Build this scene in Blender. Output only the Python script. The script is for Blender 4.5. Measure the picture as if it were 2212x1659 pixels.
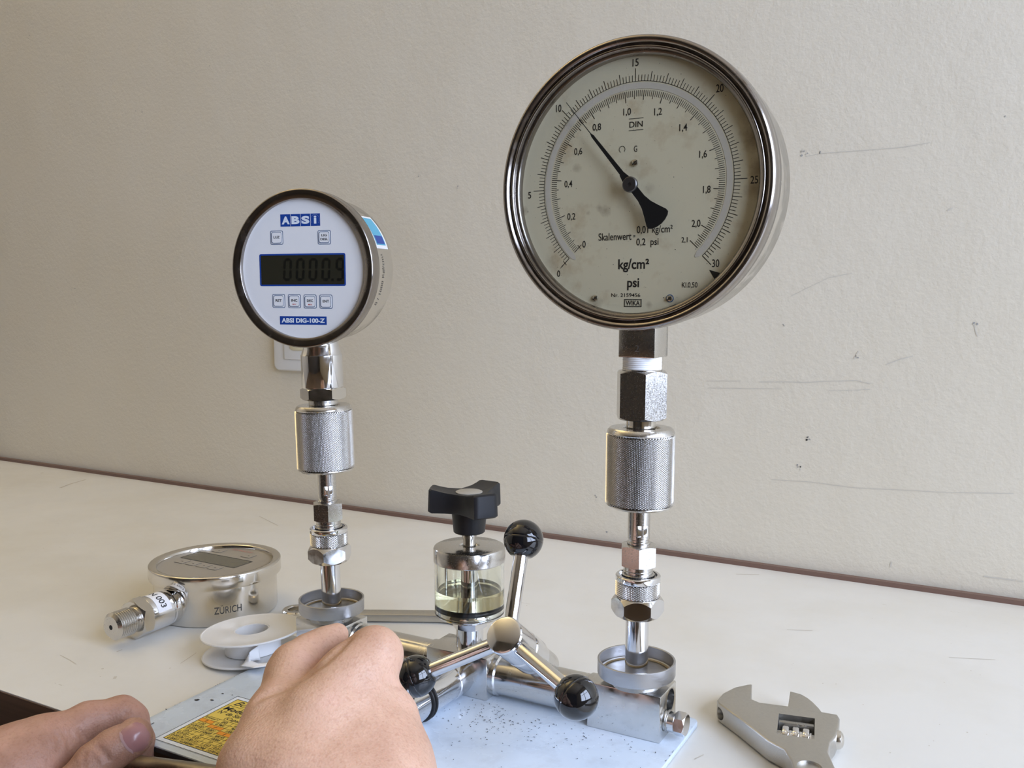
import bpy, bmesh, math, random
import numpy as np
from mathutils import Vector, Matrix

for o in list(bpy.data.objects):
    bpy.data.objects.remove(o)
SC = bpy.context.scene
COL = SC.collection
rnd = random.Random(7)
PI = math.pi

# ------------------------------------------------------------------ camera
FPX, PITCH, YAW, HCAM = 2000.0, math.radians(5.55), math.radians(29.0), 0.2515
cam = bpy.data.cameras.new('camera')
cam.sensor_width = 36.0
cam.lens = 36.0 * FPX / 2212.0
cam.clip_start = 0.01
co = bpy.data.objects.new('camera', cam)
co.location = (0, 0, HCAM)
co.rotation_euler = (PI / 2 - PITCH, 0, YAW)
COL.objects.link(co)
SC.camera = co

# ------------------------------------------------------------------ view, world, daylight
SC.view_settings.view_transform = 'Standard'
SC.view_settings.look = 'None'
SC.view_settings.gamma = 1.0
SC.view_settings.use_curve_mapping = False
SC.view_settings.exposure = 0.08

W = bpy.data.worlds.new('world')
SC.world = W
W.use_nodes = True
W.node_tree.nodes['Background'].inputs[0].default_value = (0.75, 0.86, 1.0, 1)
W.node_tree.nodes['Background'].inputs[1].default_value = 0.3

# the room: back wall at y=.846, window in the right wall
RX0, RX1, RY0, RY1, RZ0, RZ1 = -2.7, 1.2, -2.3, 0.846, -0.74, 2.1
WIN = (-0.80, 0.79, 0.10, 1.50)        # y0, y1, z0, z1 of the window opening


def area(name, loc, rot, sx, sy, power, colr):
    l = bpy.data.lights.new(name, 'AREA')
    l.shape = 'RECTANGLE'
    l.size, l.size_y = sx, sy
    l.energy = power
    l.color = colr
    o = bpy.data.objects.new(name, l)
    o.location = loc
    o.rotation_euler = rot
    COL.objects.link(o)
    return o


# sky light arriving at the window opening
area('window_daylight', (RX1 + 0.16, (WIN[0] + WIN[1]) / 2, (WIN[2] + WIN[3]) / 2), (0, PI / 2, 0),
     WIN[3] - WIN[2], WIN[1] - WIN[0], 103.0, (0.63, 0.72, 1.0))
# added warm fill: an unseen uplighter left of the table, bounced off the ceiling
FILL_LAMP = (-1.66, 0.56, 1.25)
area('added_fill_light', (FILL_LAMP[0], FILL_LAMP[1], FILL_LAMP[2] + 0.02), (PI, 0, 0), 0.30, 0.30, 27.0, (1.0, 0.88, 0.54))

# ------------------------------------------------------------------ camera geometry as numbers (for placing by sight line at a known depth)
FW = np.array([-math.sin(YAW) * math.cos(PITCH), math.cos(YAW) * math.cos(PITCH), -math.sin(PITCH)])
RT = np.array([math.cos(YAW), math.sin(YAW), 0.0])
UPV = np.cross(RT, FW)


def at(px, py, d):
    p = (FW + RT * (px - 1106.0) / FPX - UPV * (py - 829.5) / FPX) * d
    return Vector((p[0], p[1], p[2] + HCAM))


# ------------------------------------------------------------------ materials
MATS = {}


def mat(name, col=(0.8, 0.8, 0.8), rough=0.5, metal=0.0, **k):
    m = bpy.data.materials.new(name)
    m.use_nodes = True
    nt = m.node_tree
    b = nt.nodes['Principled BSDF']
    b.inputs['Base Color'].default_value = (*col, 1)
    b.inputs['Roughness'].default_value = rough
    b.inputs['Metallic'].default_value = metal
    for kk, v in k.items():
        b.inputs[kk.replace('_', ' ')].default_value = v
    MATS[name] = m
    return m, nt, b


def nd(nt, t, **k):
    n = nt.nodes.new(t)
    for kk, v in k.items():
        setattr(n, kk, v)
    return n


def noise(nt, scale, detail=4.0, rough=0.55, coord='Object', stretch=None):
    tc = nd(nt, 'ShaderNodeTexCoord')
    n = nd(nt, 'ShaderNodeTexNoise')
    n.inputs['Scale'].default_value = scale
    n.inputs['Detail'].default_value = detail
    n.inputs['Roughness'].default_value = rough
    if stretch:
        mp = nd(nt, 'ShaderNodeMapping')
        mp.inputs['Scale'].default_value = stretch
        nt.links.new(tc.outputs[coord], mp.inputs['Vector'])
        nt.links.new(mp.outputs['Vector'], n.inputs['Vector'])
    else:
        nt.links.new(tc.outputs[coord], n.inputs['Vector'])
    return n


def ramp(nt, src, stops, out='Fac'):
    r = nd(nt, 'ShaderNodeValToRGB')
    el = r.color_ramp.elements
    while len(el) < len(stops):
        el.new(0.5)
    for e, (p, c) in zip(el, stops):
        e.position = p
        e.color = (*c, 1) if len(c) == 3 else c
    nt.links.new(src.outputs[out], r.inputs['Fac'])
    return r


def bump(nt, b, src, strength, dist=0.001, out='Fac'):
    bp = nd(nt, 'ShaderNodeBump')
    bp.inputs['Strength'].default_value = strength
    bp.inputs['Distance'].default_value = dist
    nt.links.new(src.outputs[out], bp.inputs['Height'])
    nt.links.new(bp.outputs['Normal'], b.inputs['Normal'])
    return bp


def g(v):
    return (v, v, v)


def rough_map(nt, b, scale, lo, hi, stretch=None, a=0.35, z=0.7):
    n = noise(nt, scale, stretch=stretch)
    r = ramp(nt, n, [(a, g(lo)), (z, g(hi))])
    nt.links.new(r.outputs['Color'], b.inputs['Roughness'])
    return n


# plain metals
m, nt, b = mat('chrome', (0.78, 0.78, 0.79), 0.08, 1.0)
rough_map(nt, b, 180, 0.05, 0.17)
m, nt, b = mat('chrome_worn', (0.70, 0.69, 0.67), 0.12, 1.0)
n = rough_map(nt, b, 140, 0.08, 0.30)
n2 = noise(nt, 900, 6)
r = ramp(nt, n2, [(0.27, (0.33, 0.28, 0.22)), (0.33, (0.70, 0.69, 0.67))])
nt.links.new(r.outputs['Color'], b.inputs['Base Color'])
m, nt, b = mat('steel', (0.66, 0.645, 0.62), 0.2, 1.0)
rough_map(nt, b, 1400, 0.14, 0.30)
m, nt, b = mat('steel_polished', (0.72, 0.69, 0.64), 0.1, 1.0)
rough_map(nt, b, 90, 0.06, 0.22)
m, nt, b = mat('steel_bezel', (0.34, 0.31, 0.285), 0.2, 1.0)
rough_map(nt, b, 120, 0.14, 0.30)
m, nt, b = mat('steel_dull', (0.42, 0.41, 0.39), 0.32, 1.0)
rough_map(nt, b, 300, 0.24, 0.45)
m, nt, b = mat('aluminium', (0.50, 0.50, 0.51), 0.38, 1.0)
rough_map(nt, b, 160, 0.30, 0.5, stretch=(1, 1, 12))
m, nt, b = mat('knurl_steel', (0.80, 0.79, 0.77), 0.2, 1.0)
m, nt, b = mat('wrench_satin', (0.56, 0.54, 0.50), 0.36, 1.0)
rough_map(nt, b, 600, 0.30, 0.46)
n = noise(nt, 2600, 2)
bump(nt, b, n, 0.25, 0.0004)
m, nt, b = mat('bar_steel', (0.30, 0.265, 0.22), 0.38, 1.0)
rough_map(nt, b, 200, 0.3, 0.5)
mat('mirror_band', (0.80, 0.75, 0.66), 0.28, 0.15)
mat('steel_dark', (0.11, 0.105, 0.10), 0.35, 0.8)
mat('bowl_white', (0.8, 0.78, 0.72), 0.5)
# plastics, rubber, print
mat('black_gloss', (0.006, 0.006, 0.007), 0.07, Coat_Weight=0.5, Coat_Roughness=0.03)
m, nt, b = mat('black_plastic', (0.012, 0.012, 0.014), 0.42)
n = noise(nt, 3000, 2)
bump(nt, b, n, 0.12, 0.0003)
mat('black_rubber', (0.010, 0.010, 0.010), 0.35)
mat('black_ink', (0.018, 0.016, 0.015), 0.55)
mat('engrave_ink', (0.05, 0.05, 0.05), 0.6)
mat('red_ink', (0.55, 0.06, 0.05), 0.5)
mat('pale_red_ink', (0.60, 0.30, 0.26), 0.5)
mat('blue_print', (0.012, 0.06, 0.32), 0.35)
mat('cyan_print', (0.10, 0.42, 0.60), 0.35)
mat('navy_line', (0.03, 0.09, 0.22), 0.4)
mat('white_print', (0.78, 0.84, 0.92), 0.4)
mat('keypad_white', (0.86, 0.86, 0.86), 0.38)
mat('key_white', (0.88, 0.88, 0.88), 0.4)
mat('lcd', (0.028, 0.026, 0.016), 0.18)
mat('lcd_segment', (0.008, 0.008, 0.006), 0.3)
mat('lcd_green', (0.115, 0.108, 0.078), 0.16)
mat('sticker_white', (0.85, 0.85, 0.86), 0.5)
mat('keypad_grey', (0.34, 0.31, 0.265), 0.33)
mat('knob_cap', (0.50, 0.47, 0.41), 0.4)
mat('tape_white', (0.90, 0.90, 0.90), 0.65, Subsurface_Weight=0.2, Subsurface_Radius=(0.002, 0.002, 0.002))
mat('spool_plastic', (0.93, 0.92, 0.90), 0.30, Transmission_Weight=0.3, IOR=1.2)
mat('socket_white', (0.72, 0.71, 0.69), 0.45)
mat('socket_yellow', (0.66, 0.60, 0.42), 0.5)
mat('dark_hole', (0.01, 0.01, 0.01), 0.8)
mat('yellow_label', (0.80, 0.60, 0.10), 0.45)
mat('orange_label', (0.86, 0.33, 0.01), 0.45)
mat('window_white', (0.75, 0.75, 0.73), 0.5)
mat('lamp_diffuser', (0.85, 0.84, 0.8), 0.5)
m, nt, b = mat('plate_paint', (0.66, 0.70, 0.75), 0.22)
n = noise(nt, 55, 8, 0.7)
r = ramp(nt, n, [(0.30, (0.53, 0.60, 0.68)), (0.5, (0.60, 0.685, 0.78))])
nt.links.new(r.outputs['Color'], b.inputs['Base Color'])
rough_map(nt, b, 40, 0.14, 0.34)
mat('plate_edge', (0.05, 0.05, 0.055), 0.5, 0.4)

# dial: aged off-white with rust stains
m, nt, b = mat('dial_face', (0.60, 0.575, 0.48), 0.55)
n = noise(nt, 46, 5, 0.6)
r1 = ramp(nt, n, [(0.0, (0.82, 0.75, 0.56)), (0.56, (0.80, 0.73, 0.54)), (0.71, (0.66, 0.55, 0.37)), (0.80, (0.30, 0.18, 0.085))])
n2 = noise(nt, 900, 3)
r2 = ramp(nt, n2, [(0.24, (0.12, 0.09, 0.06)), (0.29, (1, 1, 1))])
mx = nd(nt, 'ShaderNodeMix', data_type='RGBA', blend_type='MULTIPLY')
mx.inputs[0].default_value = 0.75
nt.links.new(r1.outputs['Color'], mx.inputs[6])
nt.links.new(r2.outputs['Color'], mx.inputs[7])
cur = mx.outputs[2]
tc = nd(nt, 'ShaderNodeTexCoord')
wob = noise(nt, 260, 4, 0.65)
DIAL_SHIFT = (0.0, 0.0, 0.0)
DIAL_STAINS = [(-33.5, 11.0, 3.4, 0.5), (-16.5, -12.5, 4.0, 0.6), (-20.0, -11.0, 2.5, 0.4), (-66.0, -10.5, 3.0, 0.6), (-26.5, -13.5, 1.8, 0.4), (9.0, -63.0, 2.4, 0.5), (8.0, -2.5, 4.0, 0.35),
               (63.0, 20.0, 9.0, 0.75), (66.0, 4.0, 8.0, 0.7), (64.0, -6.0, 7.0, 0.65), (58.0, 31.0, 6.0, 0.45), (-48.0, -40.0, 7.0, 0.3), (-22.0, -63.0, 6.0, 0.5), (-4.0, -8.0, 8.0, 0.3), (24.0, -62.0, 5.0, 0.35)]
STAIN_NODES = []
for sx, sy, sr, sa in DIAL_STAINS:
    vm = nd(nt, 'ShaderNodeVectorMath', operation='DISTANCE')
    nt.links.new(tc.outputs['Object'], vm.inputs[0])
    STAIN_NODES.append((vm, sx, sy))
    ad_ = nd(nt, 'ShaderNodeMath', operation='MULTIPLY_ADD')       # ragged edge
    nt.links.new(wob.outputs['Fac'], ad_.inputs[0])
    ad_.inputs[1].default_value = sr / 1000 * 1.1
    nt.links.new(vm.outputs['Value'], ad_.inputs[2])
    mr = nd(nt, 'ShaderNodeMapRange')
    nt.links.new(ad_.outputs[0], mr.inputs['Value'])
    mr.inputs['From Min'].default_value = sr / 1000 * 0.45
    mr.inputs['From Max'].default_value = sr / 1000 * 1.45
    mr.inputs['To Min'].default_value = sa
    mr.inputs['To Max'].default_value = 0.0
    mm_ = nd(nt, 'ShaderNodeMix', data_type='RGBA')
    nt.links.new(mr.outputs['Result'], mm_.inputs[0])
    nt.links.new(cur, mm_.inputs[6])
    mm_.inputs[7].default_value = (0.25, 0.165, 0.085, 1)
    cur = mm_.outputs[2]
nt.links.new(cur, b.inputs['Base Color'])
mat('rust_stain', (0.33, 0.24, 0.12), 0.7)


def thin_glass(name, tint, ior=1.45):
    m = bpy.data.materials.new(name)
    m.use_nodes = True
    nt = m.node_tree
    for x in list(nt.nodes):
        nt.nodes.remove(x)
    out = nd(nt, 'ShaderNodeOutputMaterial')
    mix = nd(nt, 'ShaderNodeMixShader')
    tr = nd(nt, 'ShaderNodeBsdfTransparent')
    tr.inputs[0].default_value = (*tint, 1)
    gl = nd(nt, 'ShaderNodeBsdfGlossy')
    gl.inputs['Roughness'].default_value = 0.015
    lw = nd(nt, 'ShaderNodeLayerWeight')          # same reflectance from both sides of the thin sheet
    lw.inputs['Blend'].default_value = 0.5
    pw = nd(nt, 'ShaderNodeMath', operation='POWER')
    pw.inputs[1].default_value = 5.0
    nt.links.new(lw.outputs['Facing'], pw.inputs[0])
    ma = nd(nt, 'ShaderNodeMath', operation='MULTIPLY_ADD')
    ma.inputs[1].default_value = 0.92
    ma.inputs[2].default_value = 0.075
    nt.links.new(pw.outputs[0], ma.inputs[0])
    nt.links.new(ma.outputs[0], mix.inputs[0])
    nt.links.new(tr.outputs[0], mix.inputs[1])
    nt.links.new(gl.outputs[0], mix.inputs[2])
    nt.links.new(mix.outputs[0], out.inputs[0])
    MATS[name] = m


thin_glass('pane_glass', (0.93, 0.94, 0.92))
mat('acrylic', (0.97, 0.985, 0.93), 0.015, Transmission_Weight=1.0, IOR=1.45)
mat('oil', (0.93, 0.90, 0.70), 0.0, Transmission_Weight=1.0, IOR=1.47)

# wall paint with roller texture and scuffs
m, nt, b = mat('wall_paint', (0.70, 0.64, 0.52), 0.6)
nA = noise(nt, 3.0, 3)
rA = ramp(nt, nA, [(0.3, (0.685, 0.622, 0.50)), (0.7, (0.715, 0.656, 0.54))])
nB = noise(nt, 9, 5, 0.7, stretch=(0.35, 1, 3.0))
rB = ramp(nt, nB, [(0.235, (0.55, 0.53, 0.50)), (0.265, (1, 1, 1))])
mx = nd(nt, 'ShaderNodeMix', data_type='RGBA', blend_type='MULTIPLY')
mx.inputs[0].default_value = 0.5
nt.links.new(rA.outputs['Color'], mx.inputs[6])
nt.links.new(rB.outputs['Color'], mx.inputs[7])
nt.links.new(mx.outputs[2], b.inputs['Base Color'])
nC = noise(nt, 230, 3, 0.6)
nD = noise(nt, 14, 3, 0.5)
ad = nd(nt, 'ShaderNodeMath', operation='MULTIPLY_ADD')
ad.inputs[1].default_value = 4.0
nt.links.new(nD.outputs['Fac'], ad.inputs[0])
nt.links.new(nC.outputs['Fac'], ad.inputs[2])
bp = nd(nt, 'ShaderNodeBump')
bp.inputs['Strength'].default_value = 0.22
bp.inputs['Distance'].default_value = 0.0016
nt.links.new(ad.outputs[0], bp.inputs['Height'])
nt.links.new(bp.outputs['Normal'], b.inputs['Normal'])
mat('table_mark', (0.58, 0.54, 0.46), 0.6)
mat('wall_scuff', (0.36, 0.35, 0.33), 0.8)
mat('wall_scuff_pale', (0.60, 0.56, 0.48), 0.8)

m, nt, b = mat('laminate', (0.77, 0.745, 0.69), 0.33)
nA = noise(nt, 7, 6, 0.62)
rA = ramp(nt, nA, [(0.30, (0.70, 0.675, 0.605)), (0.55, (0.745, 0.732, 0.685))])
nB = noise(nt, 60, 6, 0.75, stretch=(0.5, 2.2, 1))
rB = ramp(nt, nB, [(0.27, (0.62, 0.57, 0.48)), (0.31, (1, 1, 1))])
mx = nd(nt, 'ShaderNodeMix', data_type='RGBA', blend_type='MULTIPLY')
mx.inputs[0].default_value = 0.5
nt.links.new(rA.outputs['Color'], mx.inputs[6])
nt.links.new(rB.outputs['Color'], mx.inputs[7])
nt.links.new(mx.outputs[2], b.inputs['Base Color'])
rough_map(nt, b, 25, 0.28, 0.46)
m, nt, b = mat('brown_edge', (0.075, 0.038, 0.024), 0.45)
nA = noise(nt, 30, 5, stretch=(0.15, 3, 8))
rA = ramp(nt, nA, [(0.3, (0.05, 0.026, 0.017)), (0.7, (0.105, 0.055, 0.035))])
nt.links.new(rA.outputs['Color'], b.inputs['Base Color'])
m, nt, b = mat('brown_lip', (0.17, 0.10, 0.075), 0.45)
mat('front_paint', (0.055, 0.045, 0.036), 0.6)
mat('floor_tile', (0.15, 0.10, 0.06), 0.45)
mat('ceiling_paint', (0.66, 0.57, 0.44), 0.7)

# skin
def skin(name, base, dark, pink):
    m, nt, b = mat(name, base, 0.5, Subsurface_Weight=0.22, Subsurface_Radius=(0.006, 0.0022, 0.0012))
    b.inputs['Subsurface Scale'].default_value = 1.0
    nA = noise(nt, 34, 4, 0.55)
    rA = ramp(nt, nA, [(0.32, dark), (0.52, base), (0.72, pink)])
    nS = noise(nt, 650, 3)
    rS = ramp(nt, nS, [(0.30, (0.80, 0.72, 0.68)), (0.5, (1, 1, 1))])
    mx = nd(nt, 'ShaderNodeMix', data_type='RGBA', blend_type='MULTIPLY')
    mx.inputs[0].default_value = 0.55
    nt.links.new(rA.outputs['Color'], mx.inputs[6])
    nt.links.new(rS.outputs['Color'], mx.inputs[7])
    nt.links.new(mx.outputs[2], b.inputs['Base Color'])
    tc = nd(nt, 'ShaderNodeTexCoord')
    vo = nd(nt, 'ShaderNodeTexVoronoi')
    vo.inputs['Scale'].default_value = 900
    nt.links.new(tc.outputs['Object'], vo.inputs['Vector'])
    nW = noise(nt, 150, 4, 0.6, stretch=(1, 1, 2.2))
    ad = nd(nt, 'ShaderNodeMath', operation='MULTIPLY_ADD')
    ad.inputs[1].default_value = 1.0
    nt.links.new(nW.outputs['Fac'], ad.inputs[0])
    nt.links.new(vo.outputs['Distance'], ad.inputs[2])
    bp = nd(nt, 'ShaderNodeBump')
    bp.inputs['Strength'].default_value = 0.22
    bp.inputs['Distance'].default_value = 0.0007
    nt.links.new(ad.outputs[0], bp.inputs['Height'])
    nt.links.new(bp.outputs['Normal'], b.inputs['Normal'])


skin('skin_right', (0.62, 0.385, 0.27), (0.53, 0.31, 0.21), (0.68, 0.42, 0.32))
skin('skin_left', (0.46, 0.255, 0.18), (0.36, 0.19, 0.125), (0.52, 0.29, 0.23))
mat('nail', (0.40, 0.20, 0.19), 0.22, Subsurface_Weight=0.1, Subsurface_Radius=(0.003, 0.001, 0.001))
mat('nail_moon', (0.50, 0.32, 0.30), 0.25)


# ------------------------------------------------------------------ frames and mesh builder
class Fr:
    """A local frame: origin and three axes."""

    def __init__(self, o, ez, ref=(0, 0, 1), ex=None):
        self.o = Vector(o)
        self.z = Vector(ez).normalized()
        if ex is not None:
            ex = Vector(ex)
            self.x = (ex - self.z * ex.dot(self.z)).normalized()
        else:
            ref = Vector(ref)
            if abs(ref.normalized().dot(self.z)) > 0.99:
                ref = Vector((0, 1, 0))
            self.x = ref.cross(self.z).normalized()
        self.y = self.z.cross(self.x)

    def p(self, x, y, z):
        return self.o + self.x * x + self.y * y + self.z * z

    def up(self, d):
        f = Fr(self.o + self.z * d, self.z, ex=self.x)
        return f


UPF = Fr((0, 0, 0), (0, 0, 1), ex=(1, 0, 0))


class MB:
    def __init__(self):
        self.v, self.f = [], []

    def add(self, vs, fs):
        o = len(self.v)
        self.v += [Vector(p) for p in vs]
        self.f += [[i + o for i in q] for q in fs]
        return self

    def lathe(self, prof, fr, seg=64, closed=False):
        """prof: list of (r, z). r=0 makes a pole. closed joins last to first."""
        vs, fs, rows = [], [], []
        for r, z in prof:
            if r < 1e-9:
                rows.append([len(vs)])
                vs.append(fr.p(0, 0, z))
            else:
                rows.append(list(range(len(vs), len(vs) + seg)))
                vs += [fr.p(r * math.cos(2 * PI * k / seg), r * math.sin(2 * PI * k / seg), z) for k in range(seg)]
        pairs = list(zip(rows[:-1], rows[1:]))
        if closed:
            pairs.append((rows[-1], rows[0]))
        for a, c in pairs:
            for k in range(seg):
                k2 = (k + 1) % seg
                if len(a) == 1 and len(c) == 1:
                    continue
                if len(a) == 1:
                    fs.append([a[0], c[k2], c[k]])
                elif len(c) == 1:
                    fs.append([a[k], a[k2], c[0]])
                else:
                    fs.append([a[k], a[k2], c[k2], c[k]])
        return self.add(vs, fs)

    def prism(self, pts, z0, z1, fr=UPF):
        n = len(pts)
        vs = [fr.p(x, y, z0) for x, y in pts] + [fr.p(x, y, z1) for x, y in pts]
        fs = [[i, (i + 1) % n, n + (i + 1) % n, n + i] for i in range(n)]
        fs += [list(range(n - 1, -1, -1)), list(range(n, 2 * n))]
        return self.add(vs, fs)

    def box(self, x0, x1, y0, y1, z0, z1, fr=UPF):
        return self.prism([(x0, y0), (x1, y0), (x1, y1), (x0, y1)], z0, z1, fr)

    def tube(self, path, r, seg=20, caps=True):
        path = [Vector(p) for p in path]
        n = len(path)
        vs, fs, prev = [], [], None
        for i, p in enumerate(path):
            t = (path[min(i + 1, n - 1)] - path[max(i - 1, 0)]).normalized()
            fr = Fr(p, t) if prev is None else Fr(p, t, ex=prev)
            prev = fr.x
            rr = r[i] if isinstance(r, (list, tuple)) else r
            vs += [fr.p(rr * math.cos(2 * PI * k / seg), rr * math.sin(2 * PI * k / seg), 0) for k in range(seg)]
        for i in range(n - 1):
            for k in range(seg):
                a, c = i * seg, (i + 1) * seg
                fs.append([a + k, a + (k + 1) % seg, c + (k + 1) % seg, c + k])
        if caps:
            fs.append(list(range(seg - 1, -1, -1)))
            fs.append(list(range((n - 1) * seg, n * seg)))
        return self.add(vs, fs)

    def hexnut(self, fr, R, z0, z1, phase, bore=0.0, ch=0.06, chz=None):
        """hexagon with turned chamfers; phase = direction of one corner."""
        seg = 48
        flat = R * math.cos(PI / 6)
        rc = R * (1 - ch)
        h = chz if chz is not None else 0.10 * (z1 - z0) + 0.0004
        rows = []
        vs = []

        def hexr(a):
            q = (a - phase) % (PI / 3)
            return flat / math.cos(q - PI / 6)

        for kind in ('b0', 'b1', 't1', 't0'):
            row = []
            for k in range(seg):
                a = phase + 2 * PI * k / seg
                rh = hexr(a)
                if kind in ('b0', 't0'):
                    r = min(rh, flat * 0.985)
                    z = z0 if kind == 'b0' else z1
                else:
                    r = rh
                    e = (rh - flat * 0.985) / (R - flat * 0.985)
                    z = z0 + h * e if kind == 'b1' else z1 - h * e
                row.append(len(vs))
                vs.append(fr.p(r * math.cos(a), r * math.sin(a), z))
            rows.append(row)
        fs = []
        for a, c in zip(rows[:-1], rows[1:]):
            for k in range(seg):
                fs.append([a[k], a[(k + 1) % seg], c[(k + 1) % seg], c[k]])
        fs.append(list(reversed(rows[0])))
        fs.append(list(rows[-1]))
        return self.add(vs, fs)

    def knurl(self, fr, r, z0, z1, n, h):
        """diamond knurling: n diamonds round the girth."""
        seg = 2 * n
        pitch = 2 * PI * r / n
        rows = max(4, int(round((z1 - z0) / (pitch * 0.62)))) * 2
        vs, fs = [], []
        for j in range(rows + 1):
            z = z0 + (z1 - z0) * j / rows
            for i in range(seg):
                rr = r if ((i + j) % 2 == 1 and 0 < j < rows) else r - h
                a = 2 * PI * i / seg
                vs.append(fr.p(rr * math.cos(a), rr * math.sin(a), z))
        for j in range(rows):
            for i in range(seg):
                a, b_, c, d = j * seg + i, j * seg + (i + 1) % seg, (j + 1) * seg + (i + 1) % seg, (j + 1) * seg + i
                if (i + j) % 2 == 0:      # a, c low
                    fs += [[a, b_, c], [a, c, d]]
                else:
                    fs += [[a, b_, d], [b_, c, d]]
        return self.add(vs, fs)

    def sphere(self, c, r, fr=UPF, seg=32, z_cut=None):
        prof = []
        n = seg // 2
        f = Fr(c, fr.z, ex=fr.x)
        for i in range(n + 1):
            a = -PI / 2 + PI * i / n
            prof.append((r * math.cos(a) if 0 < i < n else 0.0, r * math.sin(a)))
        return self.lathe(prof, f, seg)

    def torus(self, fr, R, r, seg=64, ms=12, z=0):
        prof = [(R + r * math.cos(2 * PI * k / ms), z + r * math.sin(2 * PI * k / ms)) for k in range(ms)]
        return self.lathe(prof, fr, seg, closed=True)

    def build(self, name, mt, parent=None, smooth=30, bevel=0, bseg=2, flat=False, loc=None):
        me = bpy.data.meshes.new(name)
        org = Vector((0, 0, 0))
        q = parent
        while q is not None:
            org = org + q.location
            q = q.parent
        if parent is None and loc is not None:
            org = Vector(loc)
        me.from_pydata([tuple(p - org) for p in self.v], [], self.f)
        bm = bmesh.new()
        bm.from_mesh(me)
        bmesh.ops.remove_doubles(bm, verts=bm.verts, dist=1e-7)
        bmesh.ops.recalc_face_normals(bm, faces=bm.faces)
        if bevel:
            ed = [e for e in bm.edges if len(e.link_faces) == 2 and e.calc_face_angle(0) > math.radians(25)]
            bmesh.ops.bevel(bm, geom=ed, offset=bevel, segments=bseg, affect='EDGES', profile=0.5, clamp_overlap=True)
        bm.to_mesh(me)
        bm.free()
        if not flat:
            me.shade_smooth()
            me.set_sharp_from_angle(angle=math.radians(smooth))
        ob = bpy.data.objects.new(name, me)
        me.materials.append(MATS[mt])
        COL.objects.link(ob)
        if parent is not None:
            ob.parent = parent
        elif loc is not None:
            ob.location = loc
        return ob


def tag(o, label=None, cat=None, group=None, kind=None):
    for k, v in (('label', label), ('category', cat), ('group', group), ('kind', kind)):
        if v:
            o[k] = v
    return o


def thing(name, loc, label, cat, group=None):
    o = bpy.data.objects.new(name, None)
    o.empty_display_size = 0.01
    o.location = loc
    COL.objects.link(o)
    return tag(o, label, cat, group)


def cyl(r, z0, z1, ch=0.0004):
    """closed cylinder profile with small chamfers"""
    return [(0, z0), (r - ch, z0), (r, z0 + ch), (r, z1 - ch), (r - ch, z1), (0, z1)]


def ring(r0, r1, z0, z1, ch=0.0003):
    return [(r0, z0), (r1 - ch, z0), (r1, z0 + ch), (r1, z1 - ch), (r1 - ch, z1), (r0, z1)]


# ------------------------------------------------------------------ lettering (flat print from outline text)
_TXT = {}


def text_mesh(s, bold=0.0, shear=0.0):
    key = (s, bold, shear)
    if key not in _TXT:
        cu = bpy.data.curves.new('lettering', 'FONT')
        cu.body = s
        cu.size = 1.0
        cu.offset = bold
        cu.shear = shear
        cu.resolution_u = 4
        ob = bpy.data.objects.new('lettering', cu)
        COL.objects.link(ob)
        bpy.context.view_layer.update()
        dg = bpy.context.evaluated_depsgraph_get()
        me = bpy.data.meshes.new_from_object(ob.evaluated_get(dg))
        v = np.array([tuple(q.co) for q in me.vertices])
        f = [list(p.vertices) for p in me.polygons]
        bpy.data.objects.remove(ob)
        bpy.data.curves.remove(cu)
        bpy.data.meshes.remove(me)
        lo, hi = v[:, :2].min(0), v[:, :2].max(0)
        _TXT[key] = ((v[:, :2] - (lo + hi) / 2) / (hi - lo), f, (hi - lo))
    return _TXT[key]


def put_text(mb, fr, s, cx, cy, w, h, bold=0.0, rot=0.0, z=0.00012, shear=0.0):
    """fit the text into a w x h box centred at (cx, cy) of the frame plane"""
    v, f, size = text_mesh(s, bold, shear)
    if w is None:
        w = h * size[0] / size[1]
    c, sn = math.cos(rot), math.sin(rot)
    vs = []
    for x, y in v:
        X, Y = x * w, y * h
        vs.append(fr.p(cx + X * c - Y * sn, cy + X * sn + Y * c, z))
    mb.add(vs, f)


def wrap_text(mb, fr, s, r, th, zc, w, h, bold=0.0, shear=0.0):
    """text round a cylinder of the frame's z axis: along theta, upright along z"""
    v, f, size = text_mesh(s, bold, shear)
    vs = []
    for x, y in v:
        a = th + x * w / r
        vs.append(fr.p(r * math.cos(a), r * math.sin(a), zc + y * h))
    mb.add(vs, f)


def rect_pts(cx, cy, w, h, rad=0.0, n=5):
    if rad <= 0:
        return [(cx - w / 2, cy - h / 2), (cx + w / 2, cy - h / 2), (cx + w / 2, cy + h / 2), (cx - w / 2, cy + h / 2)]
    out = []
    for sx, sy, a0 in ((1, -1, -PI / 2), (1, 1, 0), (-1, 1, PI / 2), (-1, -1, PI)):
        for k in range(n + 1):
            a = a0 + PI / 2 * k / n
            out.append((cx + sx * (w / 2 - rad) + rad * math.cos(a), cy + sy * (h / 2 - rad) + rad * math.sin(a)))
    return out


def flat_poly(mb, fr, pts, z):
    mb.add([fr.p(x, y, z) for x, y in pts], [list(range(len(pts)))])


def flat_frame(mb, fr, outer, inner, z):
    n = len(outer)
    vs = [fr.p(x, y, z) for x, y in outer] + [fr.p(x, y, z) for x, y in inner]
    mb.add(vs, [[i, (i + 1) % n, n + (i + 1) % n, n + i] for i in range(n)])


def patch_cyl(mb, fr, r, a0, a1, z0, z1, n=24):
    vs, fs = [], []
    for i in range(n + 1):
        a = a0 + (a1 - a0) * i / n
        vs += [fr.p(r * math.cos(a), r * math.sin(a), z0), fr.p(r * math.cos(a), r * math.sin(a), z1)]
    for i in range(n):
        fs.append([2 * i, 2 * i + 2, 2 * i + 3, 2 * i + 1])
    mb.add(vs, fs)


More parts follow.
